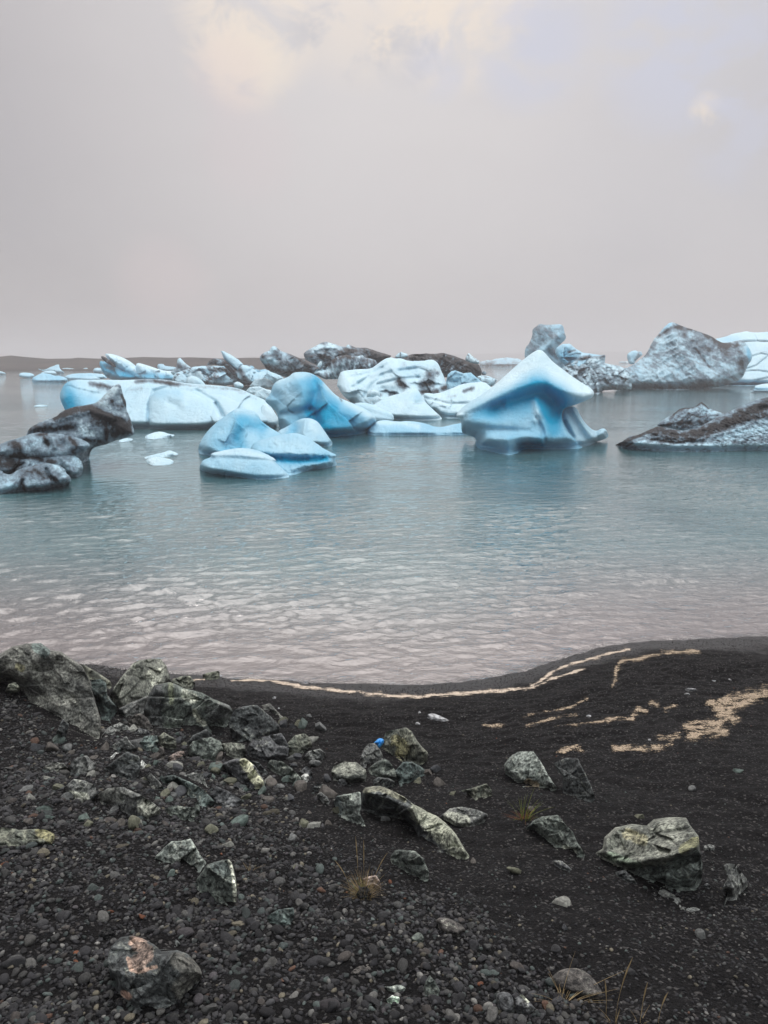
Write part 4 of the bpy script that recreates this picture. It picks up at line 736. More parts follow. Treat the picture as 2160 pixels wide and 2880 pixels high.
berg('dirty_iceberg', 'big grey peaked iceberg with dark dusting and an overhanging right end', [
 ('peak', D(crop='C4', poly=[(380, 640), (380, 480), (440, 462), (500, 455), (560, 415), (625, 365), (662, 310), (695, 235), (740, 185), (790, 122), (838, 78), (880, 82), (950, 112), (1080, 155), (1180, 190), (1250, 238), (1300, 252), (1395, 232), (1440, 224), (1480, 258), (1525, 335), (1530, 385), (1485, 440), (1465, 510), (1435, 555), (1330, 598), (1230, 622), (1100, 632), (1000, 637), (950, 646), (780, 642), (560, 635)], base=638, thick=2.6, back=2.4, lean=0.9, step=2.3, sm=1, jag=2, nz=(0.50, 1.5, 5, 1), seed=61, gray=0.20, blue=0.20, rf=0.6, strata=(0.55, 2.0), dn=(0.34, 34, 0.0, 0.55, 2.6),
   feats=[([(840, 90), (920, 260), (980, 420), (1200, 520)], 60, 0.7), ([(1010, 300), (1160, 420), (1180, 470)], 30, -0.5), ([(500, 480), (800, 500), (1200, 560)], 40, 0.3), ([(700, 240), (850, 130), (950, 120)], 14, -0.3), ([(1400, 300), (1440, 480)], 40, -0.5)],
   dst=[([(750, 190), (850, 130), (950, 115), (1100, 165), (1300, 270)], 18, 0.8), ([(940, 130), (970, 180)], 20, 0.5), ([(1040, 250), (1200, 310), (1320, 330)], 60, 0.45), ([(1250, 280), (1400, 270)], 22, 0.7), ([(640, 350), (720, 250)], 20, 0.4), ([(860, 330), (720, 350)], 16, 0.4), ([(1420, 340), (1430, 450)], 40, 0.5), ([(1060, 300), (1170, 450)], 10, 0.7), ([(600, 600), (1000, 590), (1300, 590)], 30, 0.15), ([(760, 150), (840, 90)], 20, -0.6), ([(1490, 290), (1520, 360)], 24, -0.6), ([(600, 500), (900, 520)], 40, -0.2)], bst=[([(780, 160), (840, 90)], 24, 0.25), ([(520, 420), (560, 470)], 40, 0.15), ([(1500, 300), (1500, 420)], 24, 0.35), ([(1380, 590), (1280, 610)], 20, 0.3)]))])
berg('ice_block', 'small upright block with a brown corner at the left foot of the big grey peak', [
 ('b', D(crop='C4', poly=[(505, 428), (485, 380), (488, 342), (520, 318), (560, 312), (572, 322), (602, 322), (614, 350), (560, 395), (540, 430)], base=560, thick=1.0, back=0.9, lean=0.4, step=2, sm=0, jag=1.5, nz=(0.15, 0.8, 4, 1), seed=62, blue=0.30, push=3, dst=[([(585, 330), (560, 390)], 18, 0.7)]))], cat='ice block')
berg('ice_floe', 'tiny grey floe on the far water left of the upright block', [
 ('b', D(crop='C4', poly=[(412, 420), (418, 406), (470, 402), (500, 405), (500, 424)], base=423, lean=0.6, step=1.8, sm=0, jag=1, seed=63, dn=(0.6, 8, 0, 0, 1), nz=(0.5, 2.5, 3, 1)))], cat='ice floe', group='floes drifting on the lagoon')
berg('white_iceberg', 'huge pale cracked iceberg behind the big grey peak at the right border', [
 ('b', D(crop='C4', poly=[(1150, 600), (1180, 300), (1210, 215), (1280, 206), (1380, 170), (1480, 152), (1505, 158), (1560, 166), (1660, 157), (1800, 165), (1900, 200), (1960, 350), (1960, 610), (1500, 612), (1330, 608)], base=608, thick=2.4, back=3.5, lean=1.6, step=2.4, sm=1, jag=1.2, nz=(0.16, 1.2, 4, 0), seed=64, blue=0.10, push=1, rf=0.45, feats=[([(1450, 238), (1560, 236), (1700, 240)], 7, -0.6), ([(1660, 360), (1560, 440), (1440, 480)], 6, -0.5), ([(1470, 380), (1600, 340), (1700, 360)], 6, -0.4), ([(1440, 490), (1560, 480), (1700, 500)], 6, -0.4), ([(1500, 600), (1570, 560), (1660, 540)], 6, -0.5), ([(1540, 170), (1570, 230)], 6, -0.4)], dst=[([(1450, 238), (1560, 236), (1700, 240)], 4, 0.7), ([(1560, 310), (1660, 330)], 5, 0.4), ([(1660, 360), (1560, 440)], 4, 0.4), ([(1440, 490), (1560, 480)], 4, 0.3)], bst=[([(1350, 600), (1650, 600)], 24, 0.3), ([(1250, 220), (1400, 230)], 40, 0.2)]))])
berg('ice_floe', 'low white floe with a flat shelf in front of the huge pale berg', [
 ('b', D(crop='C4', poly=[(1500, 656), (1548, 640), (1545, 610), (1590, 596), (1660, 586), (1760, 590), (1800, 620), (1800, 668), (1660, 668), (1525, 666)], base=666, thick=0.6, back=1.5, lean=1.6, step=2.2, sm=1, nz=(0.06, 0.8, 4, 0), seed=65, blue=0.15, bt=0.4, feats=[([(1545, 640), (1700, 640)], 8, -0.3)], bst=[([(1540, 632), (1700, 636)], 10, 0.35)]))], cat='ice floe', group='floes drifting on the lagoon')

# striped slab, right foreground
berg('dirty_iceberg', 'low ice wedge striped with brown ash, with a small dark tipped peak, nearest right', [
 ('rear_peak', D(crop='E5', poly=[(528, 275), (600, 215), (690, 165), (760, 110), (800, 98), (870, 95), (920, 85), (985, 36), (1030, 70), (1062, 104), (1190, 150), (1300, 180), (1400, 300), (1000, 400), (640, 320)], base=470, thick=0.6, back=0.7, lean=0.9, step=2.2, sm=0, jag=1.2, nz=(0.15, 0.4, 5, 1), seed=66, gray=0.36, push=1.2, strata=(0.5, 2), dn=(0.5, 16, 0.05, -0.5, 2), dst=[([(700, 160), (770, 105), (900, 90), (985, 40), (1060, 102)], 10, 1.2), ([(560, 280), (760, 250), (850, 160)], 14, 0.6), ([(760, 260), (960, 240)], 30, 0.7), ([(850, 150), (960, 190), (1150, 170)], 10, 0.6), ([(980, 110), (1100, 140)], 40, -0.4)])),
 ('striped_slab', D(crop='E5', poly=[(98, 478), (180, 440), (260, 382), (330, 376), (450, 322), (540, 285), (640, 300), (800, 330), (950, 300), (1150, 190), (1300, 120), (1440, 55), (1580, 0), (1680, -15), (1900, -10), (2150, 60), (2150, 545), (1660, 535), (1400, 532), (1100, 548), (840, 546), (500, 538), (300, 520), (180, 500)], base=535, thick=0.8, back=1.6, lean=1.3, step=2.3, sm=0, jag=1.5, nz=(0.16, 0.35, 5, 1), seed=67, gray=0.34, rf=0.45, strata=(-0.28, 3.2), bt=0.35, dn=(0.42, 18, -0.02, -0.25, 3.4),
   feats=[([(330, 450), (600, 470), (1000, 490), (1600, 500)], 30, 0.2), ([(480, 420), (740, 460), (1000, 440)], 18, -0.2), ([(480, 350), (700, 400), (1000, 410), (1300, 330)], 16, 0.12), ([(940, 235)], 24, -0.3), ([(1240, 290)], 20, -0.25), ([(1580, 110), (1640, 90)], 24, -0.3)],
   dst=[([(110, 475), (300, 400), (520, 300)], 24, 0.75), ([(500, 330), (760, 375), (960, 370), (1200, 280), (1500, 130), (1660, 60)], 48, 0.65), ([(480, 420), (740, 450), (900, 420)], 16, 0.7), ([(900, 330), (1100, 290), (1400, 150), (1600, 40)], 30, 0.45), ([(1150, 310), (1400, 220), (1660, 170)], 26, 0.55), ([(200, 500), (320, 440)], 16, 0.4), ([(340, 470), (700, 510), (1200, 500), (1660, 500)], 40, -0.75), ([(1250, 400), (1660, 300)], 60, -0.35), ([(1640, 90), (1560, 120)], 20, 0.6), ([(1300, 440), (1360, 460)], 16, 0.5)]))])
# ---------------------------------------------------------------- boulders on the shore
RC = {'speck': (lin(116, 116, 106), lin(82, 84, 80)), 'green': (lin(104, 114, 104), lin(78, 88, 82)), 'dark': (lin(80, 86, 86), lin(58, 62, 64)), 'teal': (lin(88, 108, 104), lin(70, 84, 82)), 'moss': (lin(118, 120, 98), lin(84, 90, 78)),
      'pale': (lin(132, 142, 132), lin(98, 108, 102)), 'grey': (lin(112, 114, 110), lin(84, 87, 86)), 'yellow': (lin(124, 127, 112), lin(90, 94, 84)), 'slate': (lin(92, 94, 97), lin(66, 68, 72)), 'white': (lin(196, 198, 190), lin(150, 152, 148)), 'brown': (lin(92, 85, 80), lin(68, 64, 62)), 'pink': (lin(150, 124, 110), lin(122, 104, 96)), 'black': (lin(48, 48, 50), lin(36, 36, 38))}
ROCKS = []
def rock(crop, short, label, pts, col='green', cat='boulder', name='boulder', group='boulders strewn along the shore', patch=(), **kw):
    sd_ = 200 + len(ROCKS) * 7
    P = px(crop, pts); hgt = np.ptp(P[:, 1]); wid = np.ptp(P[:, 0])
    a = dict(step=2.4 if hgt * wid > 4000 else 1.8, sm=0, jag=min(2.2, 0.03 * hgt), nz=None, facets=7, lean=0.45, water=False, bt=0.3, seed=sd_, rf=0.5)
    a.update(kw)
    if a['facets'] and 'chips' not in kw: a['chips'] = [(6, 0.38, 0.02, 0.022), (26, 0.25, 0.007, 0.010)]
    if a['nz'] is None:
        s = min(hgt, wid) / 420.0; a['nz'] = (0.07 * s, 0.22 * s + 0.03, 5, 1)
    if a['facets'] == 0: a['sm'] = max(a['sm'], 2); a['jag'] = 0.4
    bury = 4 + 0.04 * hgt
    r = lobe(crop=crop, poly=pts, **a)
    p = r['pts']; s = sd_
    c1, c2 = np.array(RC[col][0]), np.array(RC[col][1])
    P3 = np.stack([p[:, 0], p[:, 1], np.full(len(p), s * 1.7)], 1)
    k = sstep(fbm(P3 / (0.3 * min(hgt, wid) + 4), 4, s), -0.35, 0.4)[:, None]
    c = (c2 + (c1 - c2) * k) * 0.95; c = c * 0.55 + c.mean(1, keepdims=True) * np.array([0.42, 0.45, 0.46])
    v = sstep(1 - np.abs(fbm(P3 / (0.35 * min(hgt, wid) + 5), 4, s + 4)) * 9, 0.55, 1.0)[:, None] * sstep(perlin(P3 / 60, s + 9), -0.1, 0.5)[:, None]
    c = c * (1 - 0.45 * v) + 0.45 * v * np.array(lin(168, 172, 160))
    for line, wd, amt, pc in patch:
        f = np.clip(stroke(p, crop, [(line, wd, 1.5)]) * (0.8 + 0.9 * fbm(P3 / 14, 4, s + 2)), 0, 1)
        f = (sstep(f, 0.3, 0.6) * amt)[:, None]
        c = c * (1 - f) + f * np.array(pc)
    o = link(name, mesh_np(name, r['V'], r['F'], ROCK, {'col': c}))
    tag(o, label, cat, group); ROCKS.append((short, P.mean(0), wid, hgt, o, P))
    return o
W_ = lin(186, 190, 176); LICH = lin(132, 128, 92); PINK = lin(196, 158, 138)
rock('PX', 'big speckled boulder', 'huge dark speckled boulder leaning at the left edge of the shore, largest on the beach', px('E1', [(-200, 330), (-100, 250), (0, 215), (130, 140), (270, 110), (355, 108), (420, 103), (480, 150), (530, 180), (640, 195), (740, 265), (850, 345), (905, 440), (945, 520), (960, 620), (1000, 740), (1030, 840), (1045, 900), (1048, 1000), (1030, 1125), (900, 1130), (760, 1110), (660, 1060), (560, 980), (420, 860), (310, 820), (300, 700), (270, 640), (190, 570), (100, 520), (0, 500), (-80, 510), (-200, 540)]), 'speck', lean=0.5, push=0.12, thick=0.38, facets=5, chips=[(7, 0.2, 0.008, 0.010), (44, 0.22, 0.006, 0.009)], patch=[([(105, 1820), (125, 1835)], 16, 0.85, lin(92, 104, 102)), ([(50, 1875), (60, 1880)], 10, 0.5, LICH)])
rock('E1', 'mossy slab behind the big boulder', 'yellowish slab tucked behind the right shoulder of the huge speckled boulder', [(790, 320), (860, 325), (970, 385), (1060, 440), (1140, 500), (1170, 550), (1120, 640), (1000, 560), (900, 460)], 'moss', lean=1.2, push=0.25)
rock('E1', 'green block beside the big boulder', 'blue green block wedged below the yellowish slab beside the huge boulder', [(940, 490), (1050, 480), (1100, 520), (1110, 640), (1190, 740), (1230, 800), (1140, 920), (1060, 1000), (1040, 850), (1000, 730), (950, 590)], 'teal')
rock('C5', 'pale granite dome', 'light speckled dome shaped granite boulder close to the water', [(565, 330), (600, 268), (640, 214), (690, 156), (730, 138), (830, 132), (862, 170), (888, 252), (860, 330), (780, 400), (700, 400), (625, 400)], 'yellow', lean=0.6, patch=[([(760, 220), (830, 200), (800, 260)], 22, 0.5, W_)])
rock('E2', 'mossy stones by the water', 'low knobbly mossy stones between the granite dome and the water', [(270, 150), (300, 100), (400, 70), (470, 75), (520, 150), (490, 200), (380, 215), (290, 190)], 'moss', lean=0.9)
rock('E2', 'shoreline block', 'brick shaped brown stone block lying on the waterline', [(583, 60), (640, 40), (735, 22), (755, 35), (752, 95), (690, 112), (600, 112)], 'moss', lean=0.5, facets=3)
rock('C5', 'slanting slab', 'narrow grey slab slanting between the granite dome and the big cracked boulder', [(598, 402), (680, 360), (770, 322), (765, 372), (740, 425), (650, 440)], 'grey')
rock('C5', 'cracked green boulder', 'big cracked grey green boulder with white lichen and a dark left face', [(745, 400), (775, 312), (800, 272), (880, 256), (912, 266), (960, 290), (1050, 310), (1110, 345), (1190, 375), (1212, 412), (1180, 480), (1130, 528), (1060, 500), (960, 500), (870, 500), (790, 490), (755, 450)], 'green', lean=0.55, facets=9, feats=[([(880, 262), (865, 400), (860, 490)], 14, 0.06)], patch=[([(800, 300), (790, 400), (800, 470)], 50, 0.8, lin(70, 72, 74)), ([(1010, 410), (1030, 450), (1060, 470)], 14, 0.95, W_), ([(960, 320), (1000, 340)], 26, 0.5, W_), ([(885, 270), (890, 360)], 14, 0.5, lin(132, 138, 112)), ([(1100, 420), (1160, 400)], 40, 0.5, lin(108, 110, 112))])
rock('C5', 'dark pyramid boulder', 'dark green pyramid shaped boulder right of the cracked boulder', [(1185, 470), (1210, 402), (1260, 380), (1332, 373), (1400, 430), (1452, 482), (1442, 535), (1340, 560), (1280, 600), (1205, 545)], 'dark', facets=9)
rock('C5', 'speckled stone behind', 'small speckled stone peeping out behind the dark pyramid boulder', [(1350, 378), (1400, 364), (1432, 400), (1472, 440), (1440, 470), (1390, 440)], 'speck', push=0.2)
rock('C5', 'flat grey block', 'broad flat faced grey block in front of the dark pyramid boulder', [(1275, 610), (1310, 545), (1400, 532), (1460, 518), (1502, 590), (1492, 650), (1380, 668), (1290, 640)], 'slate', facets=5)
rock('C5', 'lichen stone', 'rough yellow green stone right of the flat grey block', [(1488, 575), (1530, 530), (1580, 520), (1606, 545), (1620, 590), (1580, 615), (1560, 645), (1500, 635)], 'moss')
rock('C5', 'half buried grey stone', 'half buried grey stone at the right end of the boulder pile', [(1568, 655), (1600, 612), (1660, 600), (1690, 625), (1672, 660), (1610, 672)], 'grey')
rock('C5', 'green cube', 'small cube shaped green stone below the cracked boulder', [(718, 575), (750, 535), (812, 530), (822, 560), (800, 612), (750, 612)], 'teal', facets=5, cat='rock', name='rock')
rock('C5', 'mossy stone', 'dark moss speckled stone right of the green cube stone', [(812, 545), (850, 514), (912, 550), (916, 602), (880, 608), (830, 585)], 'moss', cat='rock', name='rock')
rock('C5', 'squat grey boulder', 'squat grey boulder with a cracked front below the dark ledge', [(968, 605), (1000, 565), (1090, 538), (1142, 560), (1162, 612), (1120, 665), (1040, 660), (980, 636)], 'green')
rock('C5', 'dark ledge', 'dark jagged ledge stone above the squat grey boulder', [(958, 590), (1000, 530), (1070, 498), (1115, 532), (1060, 550), (1000, 580)], 'dark', cat='rock', name='rock')
rock('C5', 'sandy topped stone', 'stone with a rough sandy yellow top in front of the pyramid boulder', [(1143, 575), (1200, 568), (1268, 575), (1278, 622), (1250, 660), (1200, 648), (1150, 615)], 'yellow', cat='rock', name='rock')
rock('C5', 'pale wedge', 'wedge shaped stone with a bright cream right flank', [(1148, 680), (1210, 654), (1270, 648), (1322, 690), (1366, 760), (1372, 798), (1330, 812), (1280, 805), (1210, 740), (1150, 700)], 'slate', patch=[([(1270, 670), (1310, 740), (1345, 790)], 26, 0.85, lin(190, 192, 166))])
rock('C5', 'black splinter', 'nearly black splinter right of the cream flanked wedge', [(1290, 660), (1340, 670), (1390, 722), (1376, 748), (1330, 710)], 'dark', cat='rock', name='rock')
rock('C5', 'low green wedge', 'long low green stone sloping down to the sand right of the cream flanked wedge', [(1378, 690), (1400, 657), (1460, 664), (1512, 700), (1562, 752), (1560, 785), (1500, 770), (1430, 735)], 'green')
rock('C5', 'white knuckle', 'small white knuckle of quartz at the end of the low green stone', [(1553, 745), (1590, 724), (1607, 745), (1596, 778), (1568, 778)], 'white', cat='rock', name='rock', facets=0)
rock('C5', 'grey triangle', 'grey triangular stone behind the white quartz knuckle', [(1548, 720), (1590, 690), (1622, 725), (1612, 765), (1560, 760)], 'slate', cat='rock', name='rock')
rock('C5', 'grey mound stone', 'smooth grey mound shaped stone left of the green cube stone', [(566, 592), (620, 555), (655, 533), (682, 575), (718, 608), (680, 622), (600, 608)], 'grey')
rock('C5', 'dark green wedge', 'dark green wedge standing upright before a white quartz lump', [(535, 705), (620, 640), (660, 613), (722, 640), (732, 680), (716, 745), (690, 775), (620, 748)], 'dark')
rock('C5', 'left quartz lump', 'white quartz lump left of the dark green wedge', [(570, 645), (600, 618), (642, 630), (615, 665), (575, 674)], 'white', cat='rock', name='rock', push=0.15)
rock('C5', 'right quartz lump', 'pale quartz flake right of the dark green wedge', [(718, 705), (735, 655), (762, 685), (742, 706)], 'white', cat='rock', name='rock')
rock('C5', 'brownish cobble', 'rounded brownish boulder left of the dark green wedge', [(348, 700), (400, 645), (450, 634), (502, 690), (480, 728), (390, 738)], 'grey')
rock('C5', 'flat speckled cobble', 'flat speckled stone left of the rounded brownish boulder', [(222, 698), (270, 667), (330, 674), (350, 700), (300, 726), (235, 718)], 'speck', cat='rock', name='rock')
rock('C5', 'veined grey rock', 'grey veined rock with white crust in the gravel below the brownish boulder', [(328, 805), (380, 758), (440, 764), (492, 790), (512, 852), (470, 885), (400, 876), (358, 845)], 'grey', patch=[([(370, 840), (440, 850)], 22, 0.6, W_)])
rock('C5', 'long tapered boulder', 'long tapered boulder with a pale right end lying across the gravel', [(508, 835), (560, 804), (640, 799), (710, 830), (782, 870), (832, 910), (826, 950), (770, 978), (700, 968), (620, 930), (570, 892), (520, 890)], 'grey', lean=0.35, patch=[([(740, 900), (800, 940)], 36, 0.6, lin(160, 164, 152)), ([(530, 850), (600, 840)], 40, 0.5, lin(74, 76, 70))])
rock('C5', 'leaning slab', 'narrow grey slab leaning right above the long tapered boulder', [(743, 750), (775, 721), (822, 765), (852, 807), (820, 826), (780, 796)], 'grey', cat='rock', name='rock')
rock('C5', 'teal slab', 'blue green slab with a ragged lower edge, next to the bare sand', [(822, 750), (900, 734), (980, 770), (1050, 808), (1122, 882), (1100, 895), (1040, 912), (1000, 868), (930, 795), (850, 785)], 'teal')
rock('C5', 'grey fan stone', 'pale grey fan shaped stone lying on the blue green slab', [(918, 748), (1000, 724), (1052, 730), (1072, 790), (1092, 818), (1040, 806), (980, 772)], 'grey', push=0.08)
rock('C5', 'split dark rock', 'split dark rock at the right tip of the blue green slab', [(1088, 845), (1120, 794), (1180, 818), (1252, 865), (1257, 888), (1170, 912), (1110, 896)], 'slate')
rock('C5', 'mossy low block', 'low greenish block below the blue green slab', [(848, 915), (900, 893), (1000, 905), (1030, 868), (1038, 932), (1002, 995), (950, 972), (880, 948)], 'green')
rock('C5', 'flat flake', 'thin flat slab with a pale edge beside the foot of the huge speckled boulder', [(518, 545), (560, 490), (620, 464), (684, 492), (620, 518), (560, 540)], 'grey', lean=0.8)
rock('C5', 'curled ledge', 'brown ledge stone with a curled top left of the cracked boulder', [(648, 470), (700, 425), (730, 416), (762, 440), (802, 505), (760, 516), (700, 486)], 'brown')
rock('C5', 'grey lump', 'plain grey lump right above the green cube stone', [(690, 520), (720, 490), (770, 505), (785, 535), (750, 545), (705, 545)], 'slate', cat='rock', name='rock', push=0.1)
rock('C5', 'dark shard by the boulder', 'dark shard with a pale rim standing at the foot of the huge boulder', [(290, 520), (325, 445), (358, 475), (345, 530), (320, 560)], 'dark', cat='rock', name='rock', push=-0.15)
rock('C5', 'flat pink stone', 'flat brownish pink stone on the bare patch below the mossy stone', [(868, 645), (920, 615), (955, 612), (960, 635), (910, 660), (880, 668)], 'pink', cat='rock', name='rock', lean=1.0)
rock('C5', 'upright brown pebble', 'small upright brown stone below the green cube stone', [(818, 640), (825, 592), (848, 590), (855, 640), (840, 662)], 'brown', cat='rock', name='rock')
rock('D1', 'buried moss slab', 'mossy flat slab half buried in gravel at the left border', [(-120, 220), (-100, 105), (0, 108), (60, 112), (130, 125), (230, 118), (300, 125), (352, 150), (356, 188), (330, 218), (240, 220), (100, 238)], 'moss', lean=1.0, facets=4, patch=[([(270, 140), (340, 180)], 40, 0.6, LICH)])
rock('C5', 'gravel bank stone', 'greenish stone stuck in the gravel bank left of the huge boulder', [(25, 305), (45, 265), (80, 255), (105, 285), (100, 310), (60, 318)], 'moss', cat='rock', name='rock', push=-0.2)
rock('C6', 'lichen boulder', 'square mossy boulder spotted with yellow lichen, tilted beside the blue scrap', [(645, 768), (660, 702), (680, 655), (760, 640), (808, 628), (852, 660), (900, 740), (957, 800), (952, 852), (910, 885), (860, 860), (790, 868), (720, 815)], 'moss', facets=5, patch=[([(740, 720), (800, 760), (780, 800)], 40, 0.6, LICH), ([(690, 660), (660, 740)], 24, 0.5, lin(110, 116, 110))])
rock('C6', 'left prop boulder', 'dark pointed stone propping the blue scrap on its left', [(500, 855), (530, 770), (560, 738), (602, 733), (640, 780), (664, 835), (640, 865), (580, 865), (560, 905), (508, 895)], 'grey')
rock('C6', 'middle prop boulder', 'rounded grey green stone below the gap under the lichen boulder', [(555, 905), (600, 870), (670, 836), (702, 860), (722, 890), (748, 932), (758, 985), (700, 978), (620, 960), (570, 946)], 'green')
rock('C6', 'right prop boulder', 'flat faced blue green stone supporting the lichen boulder from below', [(738, 920), (790, 860), (850, 858), (900, 885), (952, 920), (948, 948), (890, 965), (850, 990), (770, 1028), (752, 970)], 'teal', facets=5)
rock('C6', 'small veined stone', 'small dark veined stone under the rounded grey green stone', [(588, 985), (620, 960), (700, 970), (752, 1000), (742, 1034), (640, 1034), (590, 1014)], 'dark', cat='rock', name='rock')
rock('C6', 'flat speckled boulder', 'flat bright speckled boulder with an undercut base in painted shade, left of the propped stones', [(312, 930), (330, 888), (400, 858), (482, 863), (542, 910), (550, 950), (540, 990), (440, 998), (330, 990)], 'yellow', lean=0.0, facets=4, brk=[(312, 935), (400, 952), (550, 945)], brl=2.0, patch=[([(330, 965), (430, 972), (540, 970)], 22, 0.8, lin(64, 68, 66))])  # dark patch paints the shade of the underside into the stone colour
rock('C6', 'dark cobble', 'dark greenish cobble on the sand left of the upright block', [(178, 1040), (220, 1003), (280, 1012), (295, 1050), (240, 1072)], 'dark', cat='rock', name='rock')
rock('C6', 'tiny peaked stone', 'tiny peaked stone under the flat bright speckled boulder', [(352, 1000), (365, 975), (400, 968), (422, 1012), (370, 1020)], 'slate', cat='rock', name='rock')
rock('C6', 'pale thin stone', 'thin pale stone standing left of the upright block', [(203, 1085), (240, 1058), (282, 1090), (303, 1132), (282, 1165), (240, 1115)], 'grey', cat='rock', name='rock')
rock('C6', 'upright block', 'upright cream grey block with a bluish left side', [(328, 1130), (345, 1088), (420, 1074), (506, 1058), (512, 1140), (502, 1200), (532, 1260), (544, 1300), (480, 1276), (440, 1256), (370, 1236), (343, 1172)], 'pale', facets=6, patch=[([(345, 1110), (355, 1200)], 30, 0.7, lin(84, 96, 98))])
rock('C6', 'long black boulder', 'long angular boulder with a dark front and pale sloping end, mid beach', [(508, 1180), (512, 1062), (540, 1030), (590, 1022), (640, 1020), (720, 1050), (790, 1088), (860, 1140), (950, 1190), (1030, 1230), (1100, 1290), (1150, 1350), (1190, 1420), (1234, 1492), (1222, 1512), (1140, 1510), (1070, 1485), (990, 1440), (920, 1400), (890, 1350), (860, 1290), (800, 1245), (700, 1232), (570, 1222)], 'dark', lean=0.1, facets=6, bt=0.2, brk=[(510, 1075), (640, 1045), (780, 1115), (860, 1180), (900, 1330), (990, 1420), (1234, 1500)], brl=1.3, feats=[([(560, 1060), (700, 1110), (850, 1180), (900, 1300)], 24, 0.06)], patch=[([(900, 1190), (1020, 1290), (1180, 1450)], 70, 0.85, lin(142, 146, 132)), ([(540, 1050), (640, 1035), (800, 1110)], 20, 0.6, lin(124, 124, 108))])
rock('C6', 'flat pale slab', 'flat pale speckled slab half sunk in sand behind the long angular boulder', [(1035, 1225), (1100, 1170), (1180, 1158), (1290, 1180), (1358, 1210), (1332, 1265), (1240, 1296), (1140, 1288)], 'grey', lean=1.0, facets=4, patch=[([(1100, 1230), (1200, 1250)], 40, 0.5, W_)])
rock('C6', 'buried square stone', 'square brown green stone half buried in the black sand', [(1160, 1050), (1230, 1040), (1350, 1002), (1377, 1040), (1388, 1082), (1330, 1106), (1280, 1126), (1220, 1066)], 'moss', facets=4)
rock('D2', 'teal grey boulder', 'grey green boulder below the pale end of the long angular boulder', [(1148, 295), (1180, 254), (1260, 254), (1312, 264), (1362, 310), (1398, 400), (1392, 456), (1330, 466), (1280, 426), (1230, 384), (1150, 344)], 'green')
rock('C7', 'pale green boulder', 'pale green boulder, left of the two that stand together on the bare sand', [(118, 855), (150, 810), (200, 774), (290, 774), (332, 830), (382, 920), (435, 995), (400, 1008), (330, 992), (250, 996), (180, 945), (128, 905)], 'pale', patch=[([(260, 960), (300, 970)], 26, 0.5, lin(190, 170, 140))])
rock('C7', 'dark split boulder', 'dark bluish boulder, right of the two that stand together on the bare sand', [(405, 845), (480, 811), (552, 815), (582, 880), (622, 960), (655, 1055), (632, 1076), (560, 1056), (460, 1014), (462, 920)], 'dark', facets=9)
rock('D3', 'ridged green boulder', 'ridged grey green boulder beside the green weed', [(342, 295), (380, 250), (430, 224), (520, 216), (562, 270), (602, 310), (627, 370), (668, 432), (662, 455), (550, 450), (516, 404), (448, 344), (388, 296)], 'green', patch=[([(560, 400), (600, 420)], 24, 0.4, W_)])
rock('D3', 'great olive boulder', 'big olive boulder with a layered top and flat side in painted shade on the sand', [(718, 425), (760, 400), (770, 338), (830, 284), (920, 264), (1000, 274), (1040, 239), (1130, 227), (1216, 231), (1237, 270), (1282, 330), (1288, 400), (1304, 480), (1298, 575), (1270, 626), (1200, 645), (1130, 626), (1040, 586), (950, 575), (928, 533), (870, 512), (800, 474), (760, 455)], 'yellow', lean=0.12, facets=4, jag=1.2, brk=[(720, 430), (800, 470), (870, 500), (930, 515), (1000, 472), (1150, 440), (1290, 375)], brl=1.7,
     feats=[([(780, 470), (900, 480), (1000, 460), (1150, 430), (1280, 380)], 26, 0.08), ([(920, 510), (1050, 520), (1280, 440)], 22, -0.06), ([(830, 300), (1000, 330), (1240, 290)], 12, -0.02)], patch=[([(960, 560), (1100, 540), (1280, 460), (1280, 600), (1150, 620)], 60, 0.85, lin(84, 92, 90)), ([(1200, 400), (1270, 360)], 26, 0.6, lin(122, 122, 88)), ([(900, 320), (980, 350)], 30, 0.5, lin(156, 152, 122)), ([(800, 440), (950, 490)], 24, 0.4, lin(120, 140, 120))])  # blue-grey patch puts the shade of the front right side into the colour
rock('D3', 'notched slab', 'thin notched pale slab standing right of the big olive boulder', [(1418, 490), (1440, 478), (1482, 484), (1507, 520), (1542, 560), (1552, 602), (1502, 655), (1472, 716), (1420, 704), (1440, 645), (1408, 622), (1440, 560)], 'grey', facets=5)
rock('D3', 'flat buried slab', 'flat slab flush with the sand under the big olive boulder', [(1018, 600), (1080, 608), (1150, 648), (1232, 690), (1294, 732), (1250, 744), (1188, 734), (1156, 692), (1080, 655)], 'grey', lean=2.2, facets=3, thick=0.03)
rock('D3', 'big smooth cobble', 'large smooth dark grey cobble, roundest on the beach, by the dry grass', [(468, 1115), (510, 1070), (560, 1047), (640, 1047), (702, 1090), (748, 1150), (768, 1215), (700, 1215), (600, 1195), (520, 1170)], 'brown', facets=0, power=0.5, rf=0.9, nz=(0.004, 0.05, 3, 0), cat='cobble', name='cobble')
rock('D3', 'small round cobble', 'smooth grey cobble below the ridged grey green boulder', [(478, 465), (530, 457), (572, 490), (602, 518), (560, 520), (510, 500)], 'slate', facets=0, nz=(0.003, 0.05, 3, 0), cat='cobble', name='cobble')
rock('D3', 'dark stone under the olive boulder', 'dark lumpy stone tucked under the left side of the big olive boulder', [(828, 525), (880, 514), (932, 560), (952, 594), (900, 585), (840, 550)], 'dark', cat='rock', name='rock')
rock('D3', 'small angular stone', 'small angular stone alone on the sand right of the big olive boulder', [(1308, 408), (1312, 384), (1340, 375), (1372, 384), (1366, 412)], 'grey', cat='rock', name='rock', facets=4)
rock('D3', 'small dark stone', 'small dark stone touching the right foot of the big olive boulder', [(1298, 605), (1328, 584), (1357, 604), (1335, 622)], 'slate', cat='rock', name='rock')
